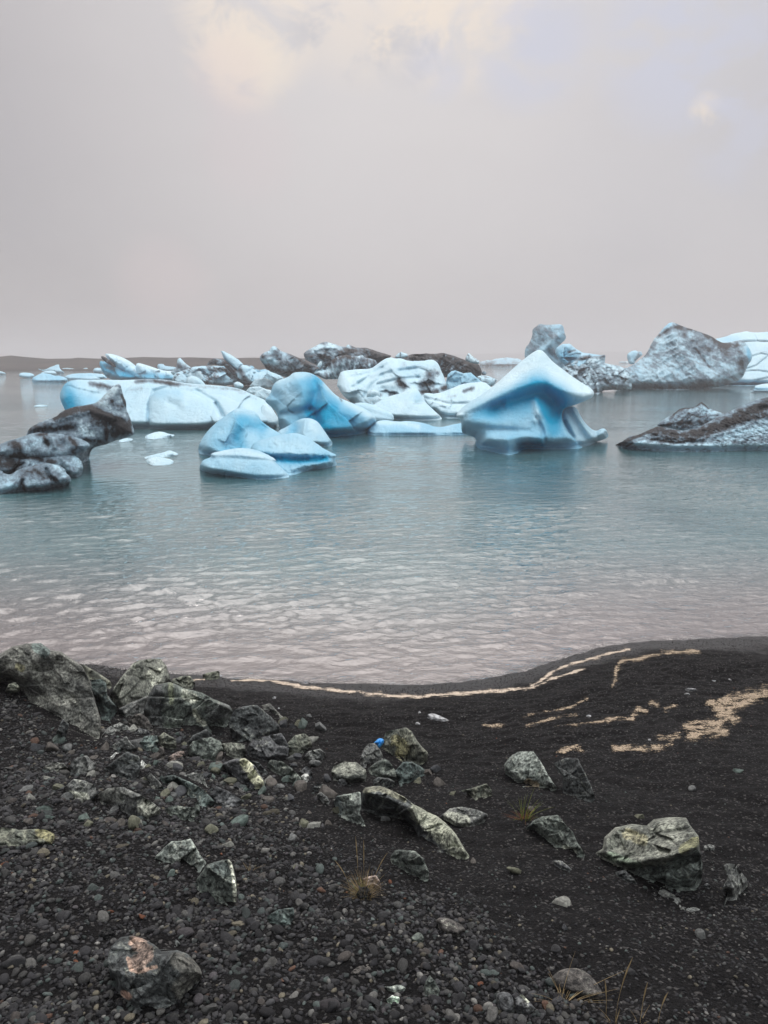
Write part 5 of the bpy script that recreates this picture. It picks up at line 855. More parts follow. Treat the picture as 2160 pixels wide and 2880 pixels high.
rock('D3', 'flat blue grey cobble', 'flat blue grey cobble in the gravel left of the large smooth cobble', [(178, 1195), (210, 1174), (267, 1180), (288, 1260), (285, 1292), (240, 1302), (192, 1272)], 'slate', facets=0, nz=(0.003, 0.05, 3, 0), cat='cobble', name='cobble')
rock('D3', 'split white edged cobble', 'split cobble with a white edge beside the flat blue grey cobble', [(290, 1295), (285, 1212), (322, 1188), (362, 1225), (398, 1268), (360, 1302)], 'slate', facets=4, cat='cobble', name='cobble', patch=[([(322, 1190), (355, 1225)], 10, 0.9, W_)])
rock('D1', 'stone behind the pink patched boulder', 'dark bluish stone half hidden behind the pink patched boulder', [(985, 800), (1060, 788), (1150, 838), (1214, 915), (1150, 960), (1000, 880)], 'dark', push=0.1)
rock('D1', 'pink patched boulder', 'dark boulder with a salmon pink patch, nearest to the viewer', [(694, 980), (700, 930), (720, 880), (780, 820), (850, 808), (920, 824), (1000, 868), (1045, 912), (1150, 904), (1222, 930), (1292, 1010), (1313, 1062), (1282, 1125), (1190, 1206), (1130, 1256), (1010, 1306), (920, 1326), (868, 1294), (800, 1214), (750, 1165), (718, 1080)], 'dark', lean=0.35, facets=3, jag=1.3, thick=0.12, power=0.7, brk=[(694, 1000), (760, 1060), (870, 1080), (1000, 1060), (1140, 1000), (1313, 1070)], brl=0.8, chips=[(5, 0.22, 0.012, 0.0), (40, 0.22, 0.006, 0.008)], feats=[([(1050, 930), (1130, 1060), (1130, 1240)], 50, 0.012)], patch=[([(895, 850), (940, 930), (890, 990)], 56, 0.9, lin(118, 104, 96)), ([(845, 860), (880, 830), (920, 840)], 12, 0.9, lin(146, 126, 114)), ([(830, 960), (850, 1030), (900, 1045), (1010, 1010)], 13, 0.9, lin(146, 126, 114)), ([(800, 1180), (835, 1205)], 20, 0.7, lin(150, 122, 108)), ([(1160, 980), (1270, 1040), (1170, 1160)], 60, 0.5, lin(96, 94, 88))])
rock('D1', 'pale green pyramid', 'pale green pyramid shaped rock in the gravel', [(983, 325), (1050, 250), (1110, 199), (1170, 194), (1236, 179), (1262, 220), (1302, 290), (1337, 338), (1292, 405), (1230, 385), (1160, 355), (1090, 352)], 'pale', facets=6)
rock('D1', 'white edged rock', 'green rock with a bright white right edge below the pale green pyramid', [(1262, 465), (1340, 350), (1400, 330), (1482, 313), (1502, 340), (1528, 430), (1534, 520), (1528, 630), (1440, 606), (1350, 566), (1288, 552)], 'green', facets=6, patch=[([(1490, 330), (1515, 430), (1526, 600)], 13, 0.95, W_), ([(1400, 360), (1460, 390)], 40, 0.5, lin(72, 82, 84))])
rock('D1', 'charcoal stone', 'charcoal angular stone left of the pink patched boulder', [(638, 795), (680, 754), (742, 770), (744, 812), (690, 854), (648, 832)], 'black', cat='rock', name='rock')
rock('D2', 'flat greenish stone', 'flat greenish stone, widest in the middle of the gravel', [(348, 685), (420, 640), (522, 626), (525, 680), (502, 738), (420, 749), (352, 724)], 'teal', facets=5, cat='rock', name='rock')
rock('D2', 'pair of dark stones', 'black rounded stone right of the flat greenish stone', [(538, 622), (590, 588), (628, 610), (627, 650), (590, 668)], 'black', facets=0, cat='rock', name='rock')
rock('D2', 'pinkish stone', 'pinkish grey stone standing behind the dry grass tuft', [(960, 445), (1000, 428), (1052, 416), (1082, 460), (1090, 532), (1050, 545), (1000, 520)], 'pink', cat='rock', name='rock', push=0.06)
rock('D2', 'black tuft stone', 'black stone nestled in front of the dry grass tuft', [(918, 555), (950, 500), (992, 488), (1012, 510), (1033, 558), (1000, 582), (938, 584)], 'black', cat='rock', name='rock')
rock('D2', 'brown round cobble', 'dark brown rounded cobble alone below the grey green boulder', [(1438, 712), (1470, 688), (1540, 700), (1612, 740), (1643, 782), (1590, 824), (1520, 805), (1460, 774)], 'brown', facets=0, nz=(0.004, 0.05, 3, 0), cat='cobble', name='cobble')
rock('D2', 'greenish cone pebble', 'greenish cone shaped cobble below the dark brown cobble', [(1266, 834), (1300, 802), (1332, 783), (1362, 810), (1367, 858), (1290, 854)], 'green', facets=0, nz=(0.003, 0.05, 3, 0), cat='cobble', name='cobble')
rock('D2', 'flat brown slab', 'flat brown slab of stone lying in the lower gravel', [(876, 1058), (930, 1010), (1010, 989), (1062, 1000), (1020, 1032), (930, 1064)], 'brown', facets=2, lean=1.4, cat='cobble', name='cobble')
rock('D2', 'green peaked cobble', 'green peaked cobble standing in the lower gravel', [(1358, 1155), (1378, 1100), (1402, 1064), (1442, 1110), (1478, 1182), (1462, 1204), (1368, 1204)], 'green', facets=4, cat='cobble', name='cobble')
rock('D2', 'mint quartz cobble', 'mint and white quartz cobble in the lower gravel', [(1118, 1225), (1160, 1194), (1207, 1210), (1202, 1254), (1140, 1256)], 'white', facets=4, cat='cobble', name='cobble', patch=[([(1150, 1235), (1190, 1220)], 26, 0.6, lin(140, 168, 148))])
rock('D2', 'flat pale cobble', 'flat pale grey cobble above the mint quartz cobble', [(1092, 1135), (1150, 1140), (1200, 1124), (1252, 1145), (1232, 1178), (1150, 1180)], 'pale', facets=0, nz=(0.003, 0.05, 3, 0), cat='cobble', name='cobble')

# ---------------------------------------------------------------- foam left on the sand
def foam_material(name, c1, c2):
    m, g, b, o = new_mat(name)
    tc = g.new('ShaderNodeNewGeometry').outputs['Position']; cov = g.attr('cov').outputs['Fac']
    n1 = g.noise(tc, 70, 5, 0.75); n2 = g.noise(g.scale(tc, 5, 20, 8), 1.0, 6, 0.7)
    g.put(b.inputs['Base Color'], g.mix(g.ramp(n1, 0.35, 0.65), c2, c1)); b.inputs['Roughness'].default_value = 0.9; b.inputs['Specular IOR Level'].default_value = 0.1
    a = g.math('ADD', g.math('MULTIPLY', g.math('SUBTRACT', n1, 0.5), 1.5), g.math('ADD', g.math('MULTIPLY', g.math('SUBTRACT', n2, 0.5), 2.3), cov))
    g.put(b.inputs['Alpha'], g.ramp(a, 0.16, 0.72)); g.put(b.inputs['Normal'], g.bump(n1, 0.6, 0.01))
    return m
FOAM = foam_material('dried_foam', lin(176, 160, 138), lin(104, 94, 82)); FOAMW = foam_material('wet_foam', lin(214, 200, 182), lin(150, 138, 124))
def foam(label, crop, lines, wd, mat, thr=0.35, seed=0, stretch=(1, 1), hgt=0.003):
    allp = np.concatenate([px(crop, l) for l in lines]); s = CROP[crop][2]; W = (1.4 if mat is FOAM else 1.0) * wd / s
    lo = allp.min(0) - 2 * W; hi = allp.max(0) + 2 * W; st = 1.8
    U, Vv = np.meshgrid(np.arange(lo[0], hi[0], st), np.arange(lo[1], hi[1], st), indexing='ij'); p = np.stack([U.ravel(), Vv.ravel()], 1)
    f = np.full(len(p), 0.0)
    for l in lines:
        q = px(crop, l); d, _ = segdist(p, q[:-1], q[1:]); f = np.maximum(f, 1 - d / W)
    P3 = np.stack([p[:, 0] / (34 * stretch[0]), p[:, 1] / (13 * stretch[1]), np.full(len(p), seed * 5.0)], 1)
    f = f * 1.1 - 0.1 + 0.75 * fbm(P3, 3, seed, 0.6)
    thr = thr - 0.35; keepv = f > thr
    I = np.arange(len(p)).reshape(U.shape); Q = np.stack([I[:-1, :-1], I[:-1, 1:], I[1:, 1:], I[1:, :-1]], -1).reshape(-1, 4); Q = Q[keepv[Q].sum(1) >= 3]
    us = np.unique(Q)
    if len(us) == 0: return
    mp = np.zeros(len(p), int); mp[us] = np.arange(len(us)); Q = mp[Q]; p = p[us]; f = f[us]
    X = world(p[:, 0], p[:, 1], hit(p[:, 0], p[:, 1])); X[:, 2] = np.maximum(ztq(X[:, 0], X[:, 1]), 0.0) + 0.003 + hgt * np.clip((f - thr) * 2.2, 0, 1) * (0.8 + 0.5 * fbm(X * 14, 3, seed + 1))
    Xb = X.copy(); Xb[:, 2] -= 0.012; n = len(X); cv = np.concatenate([f - thr - 0.25, f * 0 - 1])
    e = np.concatenate([Q[:, [0, 1]], Q[:, [1, 2]], Q[:, [2, 3]], Q[:, [3, 0]]]); k = np.sort(e, 1) @ np.array([n, 1]); un, inv, c = np.unique(k, return_inverse=True, return_counts=True); be = e[c[inv] == 1]
    o = link('foam', mesh_np('foam', np.concatenate([X, Xb]), np.concatenate([Q, np.stack([be[:, 1], be[:, 0], be[:, 0] + n, be[:, 1] + n], 1)]), mat, {'cov': cv})); tag(o, label, kind='stuff')
foam('thick tan foam tongue on the black sand at the right', 'C7', [[(1680, 425), (1560, 450), (1430, 480), (1380, 500), (1390, 560), (1370, 640)], [(1640, 440), (1500, 495), (1400, 560)], [(1330, 500), (1390, 540)], [(1180, 640), (1260, 630), (1360, 610)], [(1200, 685), (1300, 665), (1400, 670)], [(1410, 590), (1460, 600)]], 48, FOAM, 0.42, 1, hgt=0.005)
foam('tan foam fringe curving over the sand below the tongue', 'C7', [[(1110, 690), (1090, 730), (1020, 760), (930, 768), (830, 765), (760, 755)], [(1030, 700), (1130, 685)], [(460, 770), (540, 750), (570, 775)]], 34, FOAM, 0.50, 2)
foam('short tan foam dashes in the middle of the black sand', 'C7', [[(720, 600), (780, 580), (870, 590)], [(870, 560), (900, 530), (950, 545)], [(1060, 535), (1110, 515)], [(970, 495), (1010, 500)]], 26, FOAM, 0.50, 3)
foam('faint tan foam streaks on the damp sand', 'C7', [[(230, 580), (300, 555), (400, 545), (500, 520), (600, 470)], [(250, 625), (330, 610), (420, 580), (540, 560)], [(0, 625), (120, 625)], [(430, 630), (560, 615), (700, 600)]], 20, FOAM, 0.62, 4)
foam('tan foam hook running up from the wet edge', 'C7', [[(1040, 205), (900, 235), (800, 255), (770, 290), (770, 350), (750, 400)], [(1060, 203), (1250, 190)]], 22, FOAM, 0.45, 5)
foam('pale foam line along the edge of the lagoon', 'C7', [[(-60, 432), (80, 430), (250, 408), (330, 370), (400, 312), (500, 270), (600, 244), (700, 212), (850, 183)], [(300, 398), (420, 345), (600, 290)]], 19, FOAMW, 0.42, 6)
foam('pale foam line in front of the shallow water', 'C6', [[(-60, 325), (0, 337), (100, 355), (250, 375), (400, 392), (560, 408), (700, 418), (850, 430), (1000, 418), (1150, 408), (1327, 395), (1450, 385), (1659, 365)]], 24, FOAMW, 0.36, 7)
foam('pale foam line near the brick shaped stone', 'C5', [[(1000, 245), (1060, 242)], [(1200, 252), (1300, 246), (1400, 250), (1500, 268), (1560, 285), (1640, 298)]], 12, FOAMW, 0.36, 8)

# ---------------------------------------------------------------- bits of clear ice and the blue scrap
def clear_ice():
    m, g, b, o = new_mat('clear_ice')
    tc = g.new('ShaderNodeNewGeometry').outputs['Position']; n = g.noise(tc, 30, 4, 0.6)
    g.put(b.inputs['Base Color'], g.mix(g.ramp(n, 0.35, 0.65), lin(150, 152, 152), lin(232, 236, 238))); b.inputs['Roughness'].default_value = 0.12; b.inputs['IOR'].default_value = 1.31
    b.inputs['Transmission Weight'].default_value = 0.45; g.put(b.inputs['Normal'], g.bump(n, 0.6, 0.02)); return m
CLEAR = clear_ice()
for lab, crop, pts in (('clear oval slab of ice melting on the black sand', 'C6', [(944, 556), (955, 542), (992, 534), (1050, 558), (1080, 572), (1104, 586), (1060, 592), (1000, 582), (960, 574)]),
   ('tiny white ice crumb below left of the clear oval slab', 'C6', [(868, 606), (880, 590), (905, 600), (908, 612), (880, 612)]),
   ('tiny white ice chip above left of the clear oval slab', 'C6', [(888, 534), (900, 516), (914, 532), (900, 538)]),
   ('glinting clear ice piece inside the curve of the foam', 'C7', [(1172, 418), (1180, 406), (1215, 404), (1252, 413), (1240, 426), (1200, 426)]),
   ('flat ice chip beside the glinting clear piece', 'C7', [(1165, 440), (1180, 432), (1205, 436), (1200, 446), (1175, 447)]),
   ('pale flat ice chip high on the black sand', 'C7', [(1322, 362), (1340, 355), (1362, 360), (1345, 370)]),
   ('pale ice chip right of the flat chip high on the sand', 'C7', [(1422, 352), (1435, 347), (1452, 358), (1440, 364)]),
   ('white ice chip in the foam fringe', 'C7', [(955, 708), (965, 698), (980, 706), (970, 714)]),
   ('oval pale ice chip above the foam dashes', 'C7', [(596, 570), (605, 560), (628, 562), (630, 572), (612, 577)]),
   ('white ice crumb next to the speckled stone behind the pyramid boulder', 'E2', [(1312, 388), (1325, 378), (1348, 384), (1335, 394)]),
   ('glassy ice crumb on the sand near the pale foam line', 'E2', [(1262, 292), (1270, 276), (1302, 270), (1306, 288), (1280, 300)])):
    r = lobe(crop, pts, lean=1.2, step=1.2, sm=1, water=False, bt=0.4, nz=(0.006, 0.05, 3, 1), seed=len(lab), thick=0.03)
    tag(link('ice_chip', mesh_np('ice_chip', r['V'], r['F'], CLEAR)), lab, 'ice chip', 'ice chips washed up on the sand')
m, g, b, o = new_mat('blue_plastic'); tcn = g.new('ShaderNodeNewGeometry').outputs['Position']; n = g.noise(tcn, 38, 4, 0.6, 1.0)
g.put(b.inputs['Base Color'], g.mix(g.ramp(n, 0.35, 0.65), lin(0, 135, 240), lin(90, 190, 255))); b.inputs['Roughness'].default_value = 0.25; b.inputs['Subsurface Weight'].default_value = 0.0; g.put(b.inputs['Normal'], g.bump(n, 0.9, 0.03))
r = lobe('B1', [(690, 412), (722, 388), (750, 356), (790, 350), (826, 365), (833, 402), (812, 436), (790, 462), (772, 487), (745, 460), (730, 428)], lean=0.2, step=1.0, sm=1, water=False, bt=0.0, base=640, push=0.12, thick=0.05, nz=(0.012, 0.05, 3, 1), seed=3)
tag(link('plastic_scrap', mesh_np('plastic_scrap', r['V'], r['F'], m)), 'crumpled bright blue plastic scrap caught between two boulders', 'plastic scrap')

# ---------------------------------------------------------------- grass
def blade_mesh(name, base, n, hgt, spread, wdt, mat, seed, lean=(0, 0)):
    rg = np.random.default_rng(seed); V = []; F = []
    for k in range(n):
        a = rg.uniform(0, 6.28); rr = spread * 0.35 * rg.random(); h = hgt * rg.uniform(0.45, 1.0); out = spread * rg.uniform(0.2, 1.1)
        p0 = np.array([math.cos(a) * rr, math.sin(a) * rr, -0.01]); pts = []
        for t in np.linspace(0, 1, 6):
            pts.append(p0 + np.array([(math.cos(a) * out + lean[0]) * t ** 1.7, (math.sin(a) * out + lean[1]) * t ** 1.7, h * (t - 0.25 * t * t * out / max(h, .01) * 0.8)]))
        s = len(V); side = np.array([-math.sin(a), math.cos(a), 0]); nrm = np.array([math.cos(a), math.sin(a), 0.3])
        for i, q in enumerate(pts):
            w_ = wdt * (1 - 0.85 * i / 5)
            V += [q - side * w_, q + side * w_, q + nrm * w_ * 0.6]
        for i in range(5):
            for j in range(3):
                F.append([s + i * 3 + j, s + i * 3 + (j + 1) % 3, s + i * 3 + 3 + (j + 1) % 3, s + i * 3 + 3 + j])
    return mesh_np(name, np.array(V), np.array(F), mat)
def grass_mat(name, a, b_):
    return simple_material(name, a, 0.7, 0.2, None, b_, 40)[0]
DRY = grass_mat('dry_grass', lin(156, 138, 102), lin(116, 100, 74)); GRN = grass_mat('green_grass', lin(122, 128, 56), lin(84, 98, 44)); RED = grass_mat('rusty_grass', lin(120, 74, 44), lin(90, 58, 36))
def at(crop, x, y):
    p = px(crop, [(x, y)]); return world(p[:, 0], p[:, 1], hit(p[:, 0], p[:, 1]))[0]
def tuft(label, loc, sets, group='sparse grass on the gravel', heads=()):
    root = link('grass_tuft', None, None, loc); tag(root, label, 'grass tuft', group)
    for i, (nm, n, h, sp, wd, mat, ln) in enumerate(sets):
        o = link(nm, blade_mesh(nm, None, n, h, sp, wd, mat, 31 + i + int(loc[0] * 100) % 50, ln), root); o['kind'] = 'stuff'
    for (dx, dy, h, bend) in heads:
        V = []; F = []
        pts = [np.array([dx + bend * t ** 2, dy, h * t]) for t in np.linspace(0, 1, 7)] ; rad = [.0007] * 4 + [.0017, .0021, .0005]
        for i, (q, rr) in enumerate(zip(pts, rad)):
            for j in range(5): V.append(q + rr * np.array([math.cos(j * 1.257), math.sin(j * 1.257), 0]))
        for i in range(6):
            for j in range(5): F.append([i * 5 + j, i * 5 + (j + 1) % 5, i * 5 + 5 + (j + 1) % 5, i * 5 + 5 + j])
        link('seed_stalk', mesh_np('seed_stalk', np.array(V), np.array(F), DRY), root)
    return root
tuft('dry golden grass tuft growing round the black stone', at('D2', 975, 560), [('dry_blades', 150, 0.115, 0.085, 0.0012, DRY, (0, 0)), ('green_blades', 26, 0.09, 0.06, 0.0012, GRN, (-0.03, 0))], heads=[(-0.02, 0, 0.26, -0.01), (0.03, 0, 0.19, 0.06), (-0.05, 0, 0.16, -0.06), (0.0, 0.02, 0.23, 0.0)])
tuft('small green weed with rusty lower leaves by the ridged boulder', at('D3', 340, 240), [('green_blades', 26, 0.17, 0.11, 0.0022, GRN, (0.03, 0)), ('rusty_blades', 46, 0.05, 0.10, 0.0018, RED, (0, 0))])
tuft('flattened straw coloured grass in front of the large smooth cobble', at('D3', 560, 1230), [('dry_blades', 34, 0.05, 0.10, 0.0012, DRY, (0.03, 0.0)), ('long_straws', 4, 0.10, 0.10, 0.0016, DRY, (0.12, 0.02))])
tuft('thin dry grass stalks standing at the lower edge near the large smooth cobble', at('D3', 830, 1345), [('dry_blades', 8, 0.06, 0.05, 0.0012, DRY, (0.0, 0))], heads=[(0, 0, 0.21, 0.035), (-0.02, 0.02, 0.12, -0.01)])
tuft('shorter pair of dry stalks right of the thin standing stalks', at('D3', 965, 1345), [('dry_blades', 6, 0.05, 0.04, 0.0012, DRY, (0.01, 0))], heads=[(0, 0, 0.13, 0.012), (0.05, 0, 0.10, 0.02)])
tuft('tiny straw wisps beside the white edged rock', at('D2', 235, 390), [('dry_blades', 14, 0.04, 0.06, 0.0009, DRY, (0.0, 0))])

# ---------------------------------------------------------------- pebbles and gravel
def ico(sub):
    import bmesh
    bm = bmesh.new(); bmesh.ops.create_icosphere(bm, subdivisions=sub, radius=1.0)
    V = np.array([v.co[:] for v in bm.verts]); F = np.array([[v.index for v in f.verts] for f in bm.faces]); bm.free(); return V, F
PC = [(lin(56, 56, 58), 30), (lin(70, 70, 71), 24), (lin(86, 86, 84), 14), (lin(104, 103, 99), 9), (lin(72, 80, 78), 9), (lin(88, 98, 94), 5), (lin(40, 40, 43), 14), (lin(80, 75, 71), 4), (lin(118, 112, 96), 4), (lin(140, 138, 132), 2.2), (lin(104, 78, 64), 0.8), (lin(86, 82, 84), 2), (lin(138, 88, 62), 0.18)]
PN = ['charcoal', 'dark grey', 'grey', 'light grey', 'greenish grey', 'pale green', 'black', 'brown', 'tan', 'whitish', 'rust coloured', 'purplish', 'orange']
pw = np.array([c[1] for c in PC]); pw = pw / pw.sum(); pcol = np.array([c[0] for c in PC]) * np.array([0.50, 0.515, 0.53])
rg = np.random.default_rng(77)
EDGE = px('PX', [(560, 2060), (760, 2190), (900, 2370), (1100, 2480), (1330, 2560), (1700, 2880)])
def gravelness(u, v):
    """1 in the gravel of the lower left, fading to bare sand on the right"""
    e = np.interp(u, EDGE[:, 0], EDGE[:, 1], left=1990, right=2900)
    g_ = sstep(v - e, -120, 160)
    g_ = np.maximum(g_, sstep(-u, -560, -330) * sstep(v, 1840, 1900))
    return g_
N = 250000
y = 1.25 + 9.5 * rg.random(N) ** 1.15; x = (rg.random(N) * 2 - 1) * (0.92 * y + 0.6)
z = ztq(x, y); U, Vv, dep = project(np.stack([x, y, z], 1))
s_ = np.interp(x, _sh[:, 0], _sh[:, 1]) - y
gr = gravelness(U, Vv)
edge_strip = np.exp(-((s_ - 0.22) / 0.28) ** 2)
dens = 0.92 * gr + 0.26 + 0.55 * edge_strip + 0.22 * sstep(U, 1700, 2100) * sstep(Vv, 2350, 2600)
dens *= 0.75 + 0.7 * perlin(np.stack([x * 1.3, y * 1.3, 0 * x], 1), 3)
ok = (rg.random(N) < dens) & (s_ > -0.25) & (U > -620) & (U < 2700) & ((np.abs(U - 1080) < 1160) | (rg.random(N) < 0.6)) & (Vv < 2960) & (Vv > 1700)
x, y, z, gr, U, Vv, dep, s_ = [a[ok] for a in (x, y, z, gr, U, Vv, dep, s_)]
big = rg.random(len(x))
rad = 0.0042 + 0.0030 * rg.random(len(x)) + (0.35 + 0.65 * gr) * 0.0080 * big ** 4 + gr * 0.0125 * np.maximum(big - 0.955, 0) / 0.045 * (rg.random(len(x)) ** 1.3)
rad *= np.where(gr < 0.3, 0.85, 1.0)
rad *= np.where((U < 950) & (Vv > 1960) & (Vv < 2330) & (rg.random(len(x)) < 0.12), rg.uniform(1.2, 2.1, len(x)), 1.0)
ci = rg.choice(len(PC), len(x), p=pw)
ci = np.where((rad < 0.008) & (rg.random(len(x)) < 0.45), 6, ci)
pxr = rad / dep * FPX
vis = (U > 5) & (U < 2155) & (Vv < 2875)
inr = np.zeros(len(x), bool)
P2 = np.stack([U, Vv], 1)
for (_s, c, w_, h_, _o, P) in ROCKS:
    m_ = (np.abs(U - c[0]) < w_) & (np.abs(Vv - c[1]) < h_)
    if m_.any():
        i_ = np.where(m_)[0]; inr[i_[inside(P2[i_], P)]] = True
# things seen through a boulder are left out altogether
kp = ~inr
x, y, z, gr, U, Vv, dep, s_, rad, ci, pxr, vis = [a[kp] for a in (x, y, z, gr, U, Vv, dep, s_, rad, ci, pxr, vis)]
order = np.argsort(-np.where(vis, pxr, 0)); top = order[:300]; rest = order[300:]
# the special bright ones seen in the photograph
PEB_MAT = pebble_material(True); GRV = pebble_material(False)
V2, F2 = ico(3); variants = []
for k in range(14):
    f = 1 + 0.22 * fbm(V2 * 0.9 + k * 9, 3, k)[:, None] + (0.06 * fbm(V2 * 2.2 + k * 3, 3, k, ridged=True))[:, None]
    q = V2 * f
    if k % 3 != 1:      # broken, angular ones
        for _ in range(6):
            d = rg.normal(size=3); d /= np.linalg.norm(d); over = np.maximum(q @ d - rg.uniform(0.5, 0.8), 0); q = q - over[:, None] * d
    variants.append(mesh_np('pebble', q, F2, PEB_MAT))
from mathutils import Euler
def side_of(dx, dy):
    return ('right of', 'left of')[dx < 0] if abs(dx) > abs(dy) * 1.2 else ('below', 'above')[dy < 0]
def peb_label(u, v, c, rd, form):
    best = min(ROCKS, key=lambda r_: math.hypot(u - r_[1][0], (v - r_[1][1])) - 0.4 * max(r_[2], r_[3]))
    dx, dy = u - best[1][0], v - best[1][1]; d = math.hypot(dx, dy) - 0.5 * max(best[2], best[3])
    far = '' if d < 60 else ('a little way ' if d < 150 else 'well ')
    return f'{form} {PN[c]} pebble {far}{side_of(dx, dy)} the {best[0]}'
used_labels = set()
def add_pebble(x_, y_, z_, rd, c, vi, flat, u, v):
    o = link('pebble', variants[vi]); o.location = (x_, y_, z_ + rd * flat * 0.45)
    el = rg.uniform(0.75, 1.0); o.scale = (rd * rg.uniform(1.0, 1.35), rd * el, rd * flat)
    o.rotation_euler = Euler((rg.normal(0, 0.22), rg.normal(0, 0.22), rg.uniform(0, 6.28)))
    k = rg.uniform(0.6, 1.5); cc = pcol[c] * k; o.color = (*cc, 1)
    form = ('angular' if vi % 3 != 1 else ('flat' if flat < 0.55 else 'rounded'))
    tag(o, peb_label(u, v, c, rd, form), 'pebble', 'pebbles on the gravel slope')
for i in top:
    add_pebble(x[i], y[i], z[i], rad[i], ci[i], int(rg.integers(14)), rg.uniform(0.42, 0.8), U[i], Vv[i])
for crop, X_, Y_, wpx, c in (('D1', 25, 360, 50, 12), ('D1', 920, 690, 50, 12), ('D1', 497, 925, 46, 12), ('D1', 305, 1350, 62, 10), ('D1', 90, 1350, 76, 7), ('D1', 1285, 1235, 80, 11), ('D1', 1362, 1295, 100, 2), ('D1', 1478, 1345, 74, 2), ('D1', 90, 1005, 120, 1), ('D1', 420, 700, 84, 1), ('D1', 275, 745, 68, 1), ('D1', 200, 1005, 80, 3), ('D1', 1200, 800, 90, 11),
     ('D2', 1100, 695, 76, 1), ('D2', 425, 785, 80, 0), ('D2', 850, 880, 76, 6), ('D2', 850, 955, 84, 7), ('D2', 955, 1248, 56, 3), ('D2', 1040, 1255, 100, 1), ('D2', 475, 1325, 62, 1), ('D2', 760, 1290, 92, 6), ('D2', 850, 1285, 70, 0), ('D2', 1590, 1155, 80, 0), ('D2', 245, 730, 84, 0), ('D2', 450, 890, 66, 4), ('D2', 690, 390, 70, 5), ('D2', 1430, 1230, 76, 6),
     ('D3', 85, 1275, 54, 10), ('D3', 165, 1305, 100, 3), ('D3', 505, 955, 56, 1), ('D3', 235, 985, 60, 1), ('D3', 305, 1055, 76, 7), ('D3', 910, 1070, 50, 1), ('D3', 595, 1030, 66, 6), ('D3', 470, 1265, 56, 8), ('D3', 490, 1135, 66, 4)):
    p = px(crop, [(X_, Y_)]); t = hit(p[:, 0], p[:, 1])[0]; q = world(p[:, 0], p[:, 1], t)[0]; rd = wpx / CROP[crop][2] / FPX * t / 2
    add_pebble(q[0], q[1], q[2], rd, c, int(rg.integers(14)), rg.uniform(0.55, 0.8), p[0, 0], p[0, 1])
# broken angular stones packed between the boulders of the bank
shards = []
V3, F3 = ico(3)
for k in range(10):
    q = V3 * (1 + 0.15 * fbm(V3 * 1.1 + k * 5, 3, k)[:, None])
    for _ in range(11):
        d = rg.normal(size=3); d /= np.linalg.norm(d); q = q - np.maximum(q @ d - rg.uniform(0.35, 0.75), 0)[:, None] * d
    q = q * (1 + 0.03 * fbm(V3 * 4 + k, 3, k, ridged=True))[:, None]
    shards.append(mesh_np('rock', q * 1.2, F3, PEB_MAT))
SC = [('grey', lin(92, 95, 94)), ('greenish', lin(84, 97, 92)), ('dark slate', lin(62, 65, 68)), ('pale grey', lin(122, 124, 118)), ('olive', lin(92, 94, 80)), ('brownish', lin(80, 77, 73))]
zones = [(330, 900, 1990, 2260, 62), (60, 420, 2080, 2330, 26), (860, 1240, 2130, 2330, 9), (480, 900, 2260, 2480, 10), (1250, 2100, 2150, 2640, 10)]
n_sh = 0; seen = set()
for (u0, u1, v0, v1, n_) in zones:
    c_ = 0; tries = 0
    while c_ < n_ and tries < 4000:
        tries += 1; u = rg.uniform(u0, u1); v = rg.uniform(v0, v1); wpx = rg.uniform(20, 46) * (1.25 if rg.random() < 0.15 else 0.85)
        if any(abs(u - r_[1][0]) < r_[2] and abs(v - r_[1][1]) < r_[3] and inside(np.array([[u, v], [u, v + wpx * 0.5]]), r_[5]).any() for r_ in ROCKS): continue
        k = int(rg.integers(6)); best = min(ROCKS, key=lambda r_: math.hypot(u - r_[1][0], v - r_[1][1]) - 0.4 * max(r_[2], r_[3]))
        dx, dy = u - best[1][0], v - best[1][1]
        lab = f'{SC[k][0]} angular {"lump" if wpx > 34 else "fragment"} {side_of(dx, dy)} the {best[0]}'
        if lab in seen: continue
        seen.add(lab); t = hit([u], [v])[0]; q = world([u], [v], [t])[0]; rd = wpx / FPX * t / 2
        o = link('rock', shards[n_sh % 10]); o.location = (q[0], q[1], q[2] + rd * 0.2); o.scale = (rd * rg.uniform(1, 1.5), rd * rg.uniform(0.7, 1.1), rd * rg.uniform(0.65, 1.05))
        o.rotation_euler = Euler((rg.uniform(-.5, .5), rg.uniform(-.5, .5), rg.uniform(0, 6.28))); o.color = (*(np.array(SC[k][1]) * rg.uniform(0.75, 1.15)), 1)
        tag(o, lab, 'rock', 'broken stones between the boulders'); c_ += 1; n_sh += 1
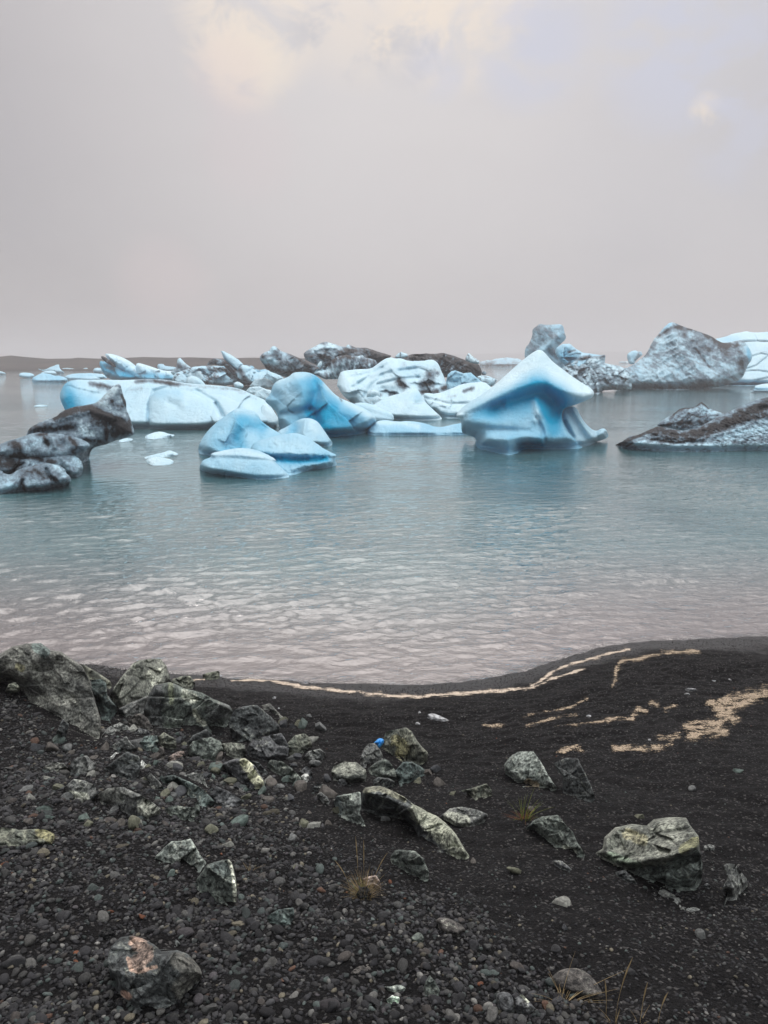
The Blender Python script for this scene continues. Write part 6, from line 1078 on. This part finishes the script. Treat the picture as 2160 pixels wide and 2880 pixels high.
def scatter(idx, sub, name, label):
    V0, F0 = ico(sub); n = len(idx); nv = len(V0)
    var = [V0 * (1 + 0.30 * fbm(V0 * 0.8 + k * 7.7, 3, k)[:, None]) for k in range(24)]
    for k in range(0, 24, 2):
        for _ in range(5):
            d = rg.normal(size=3); d /= np.linalg.norm(d); var[k] = var[k] - np.maximum(var[k] @ d - rg.uniform(0.45, 0.75), 0)[:, None] * d
    var = np.stack(var); vi = rg.integers(0, 24, n)
    B = var[vi] * np.stack([rad[idx] * rg.uniform(0.95, 1.4, n), rad[idx] * rg.uniform(0.7, 1.0, n), rad[idx] * rg.uniform(0.4, 0.85, n)], 1)[:, None, :]
    a = rg.uniform(0, 6.28, n); tx = rg.normal(0, 0.3, n); ca, sa = np.cos(a)[:, None], np.sin(a)[:, None]
    X = B[..., 0] * ca - B[..., 1] * sa; Y = B[..., 0] * sa + B[..., 1] * ca; Z = B[..., 2] + tx[:, None] * X
    VV = np.stack([X + x[idx][:, None], Y + y[idx][:, None], Z + (z[idx] + 0.22 * rad[idx])[:, None]], -1).reshape(-1, 3)
    FF = (F0[None] + (np.arange(n) * nv)[:, None, None]).reshape(-1, 3)
    cc = np.repeat(pcol[ci[idx]] * rg.uniform(0.4, 1.5, (n, 1)), nv, 0)
    o = link(name, mesh_np(name, VV, FF, GRV, {'col': cc})); tag(o, label, kind='stuff')
from collections import defaultdict
same = defaultdict(list)
for o in sc.objects:
    if o.get('category') == 'pebble': same[o['label']].append(o)
for lab, os_ in same.items():
    if len(os_) > 1:
        os_.sort(key=lambda o: -o.scale[0])
        w_ = {2: ('larger', 'smaller'), 3: ('largest', 'middling', 'smallest')}.get(len(os_), ('largest', 'second largest', 'second smallest', 'smallest'))
        for o, q in zip(os_, w_): o['label'] = q + ' ' + lab
isb = pxr[rest] > 5.0
scatter(rest[isb][:8000], 2, 'coarse_gravel', 'coarse grey gravel covering the lower slope')
lo_ = np.concatenate([rest[~isb], rest[isb][8000:]])
scatter(lo_[:31000], 1, 'fine_gravel', 'fine dark gravel and grit over the beach')
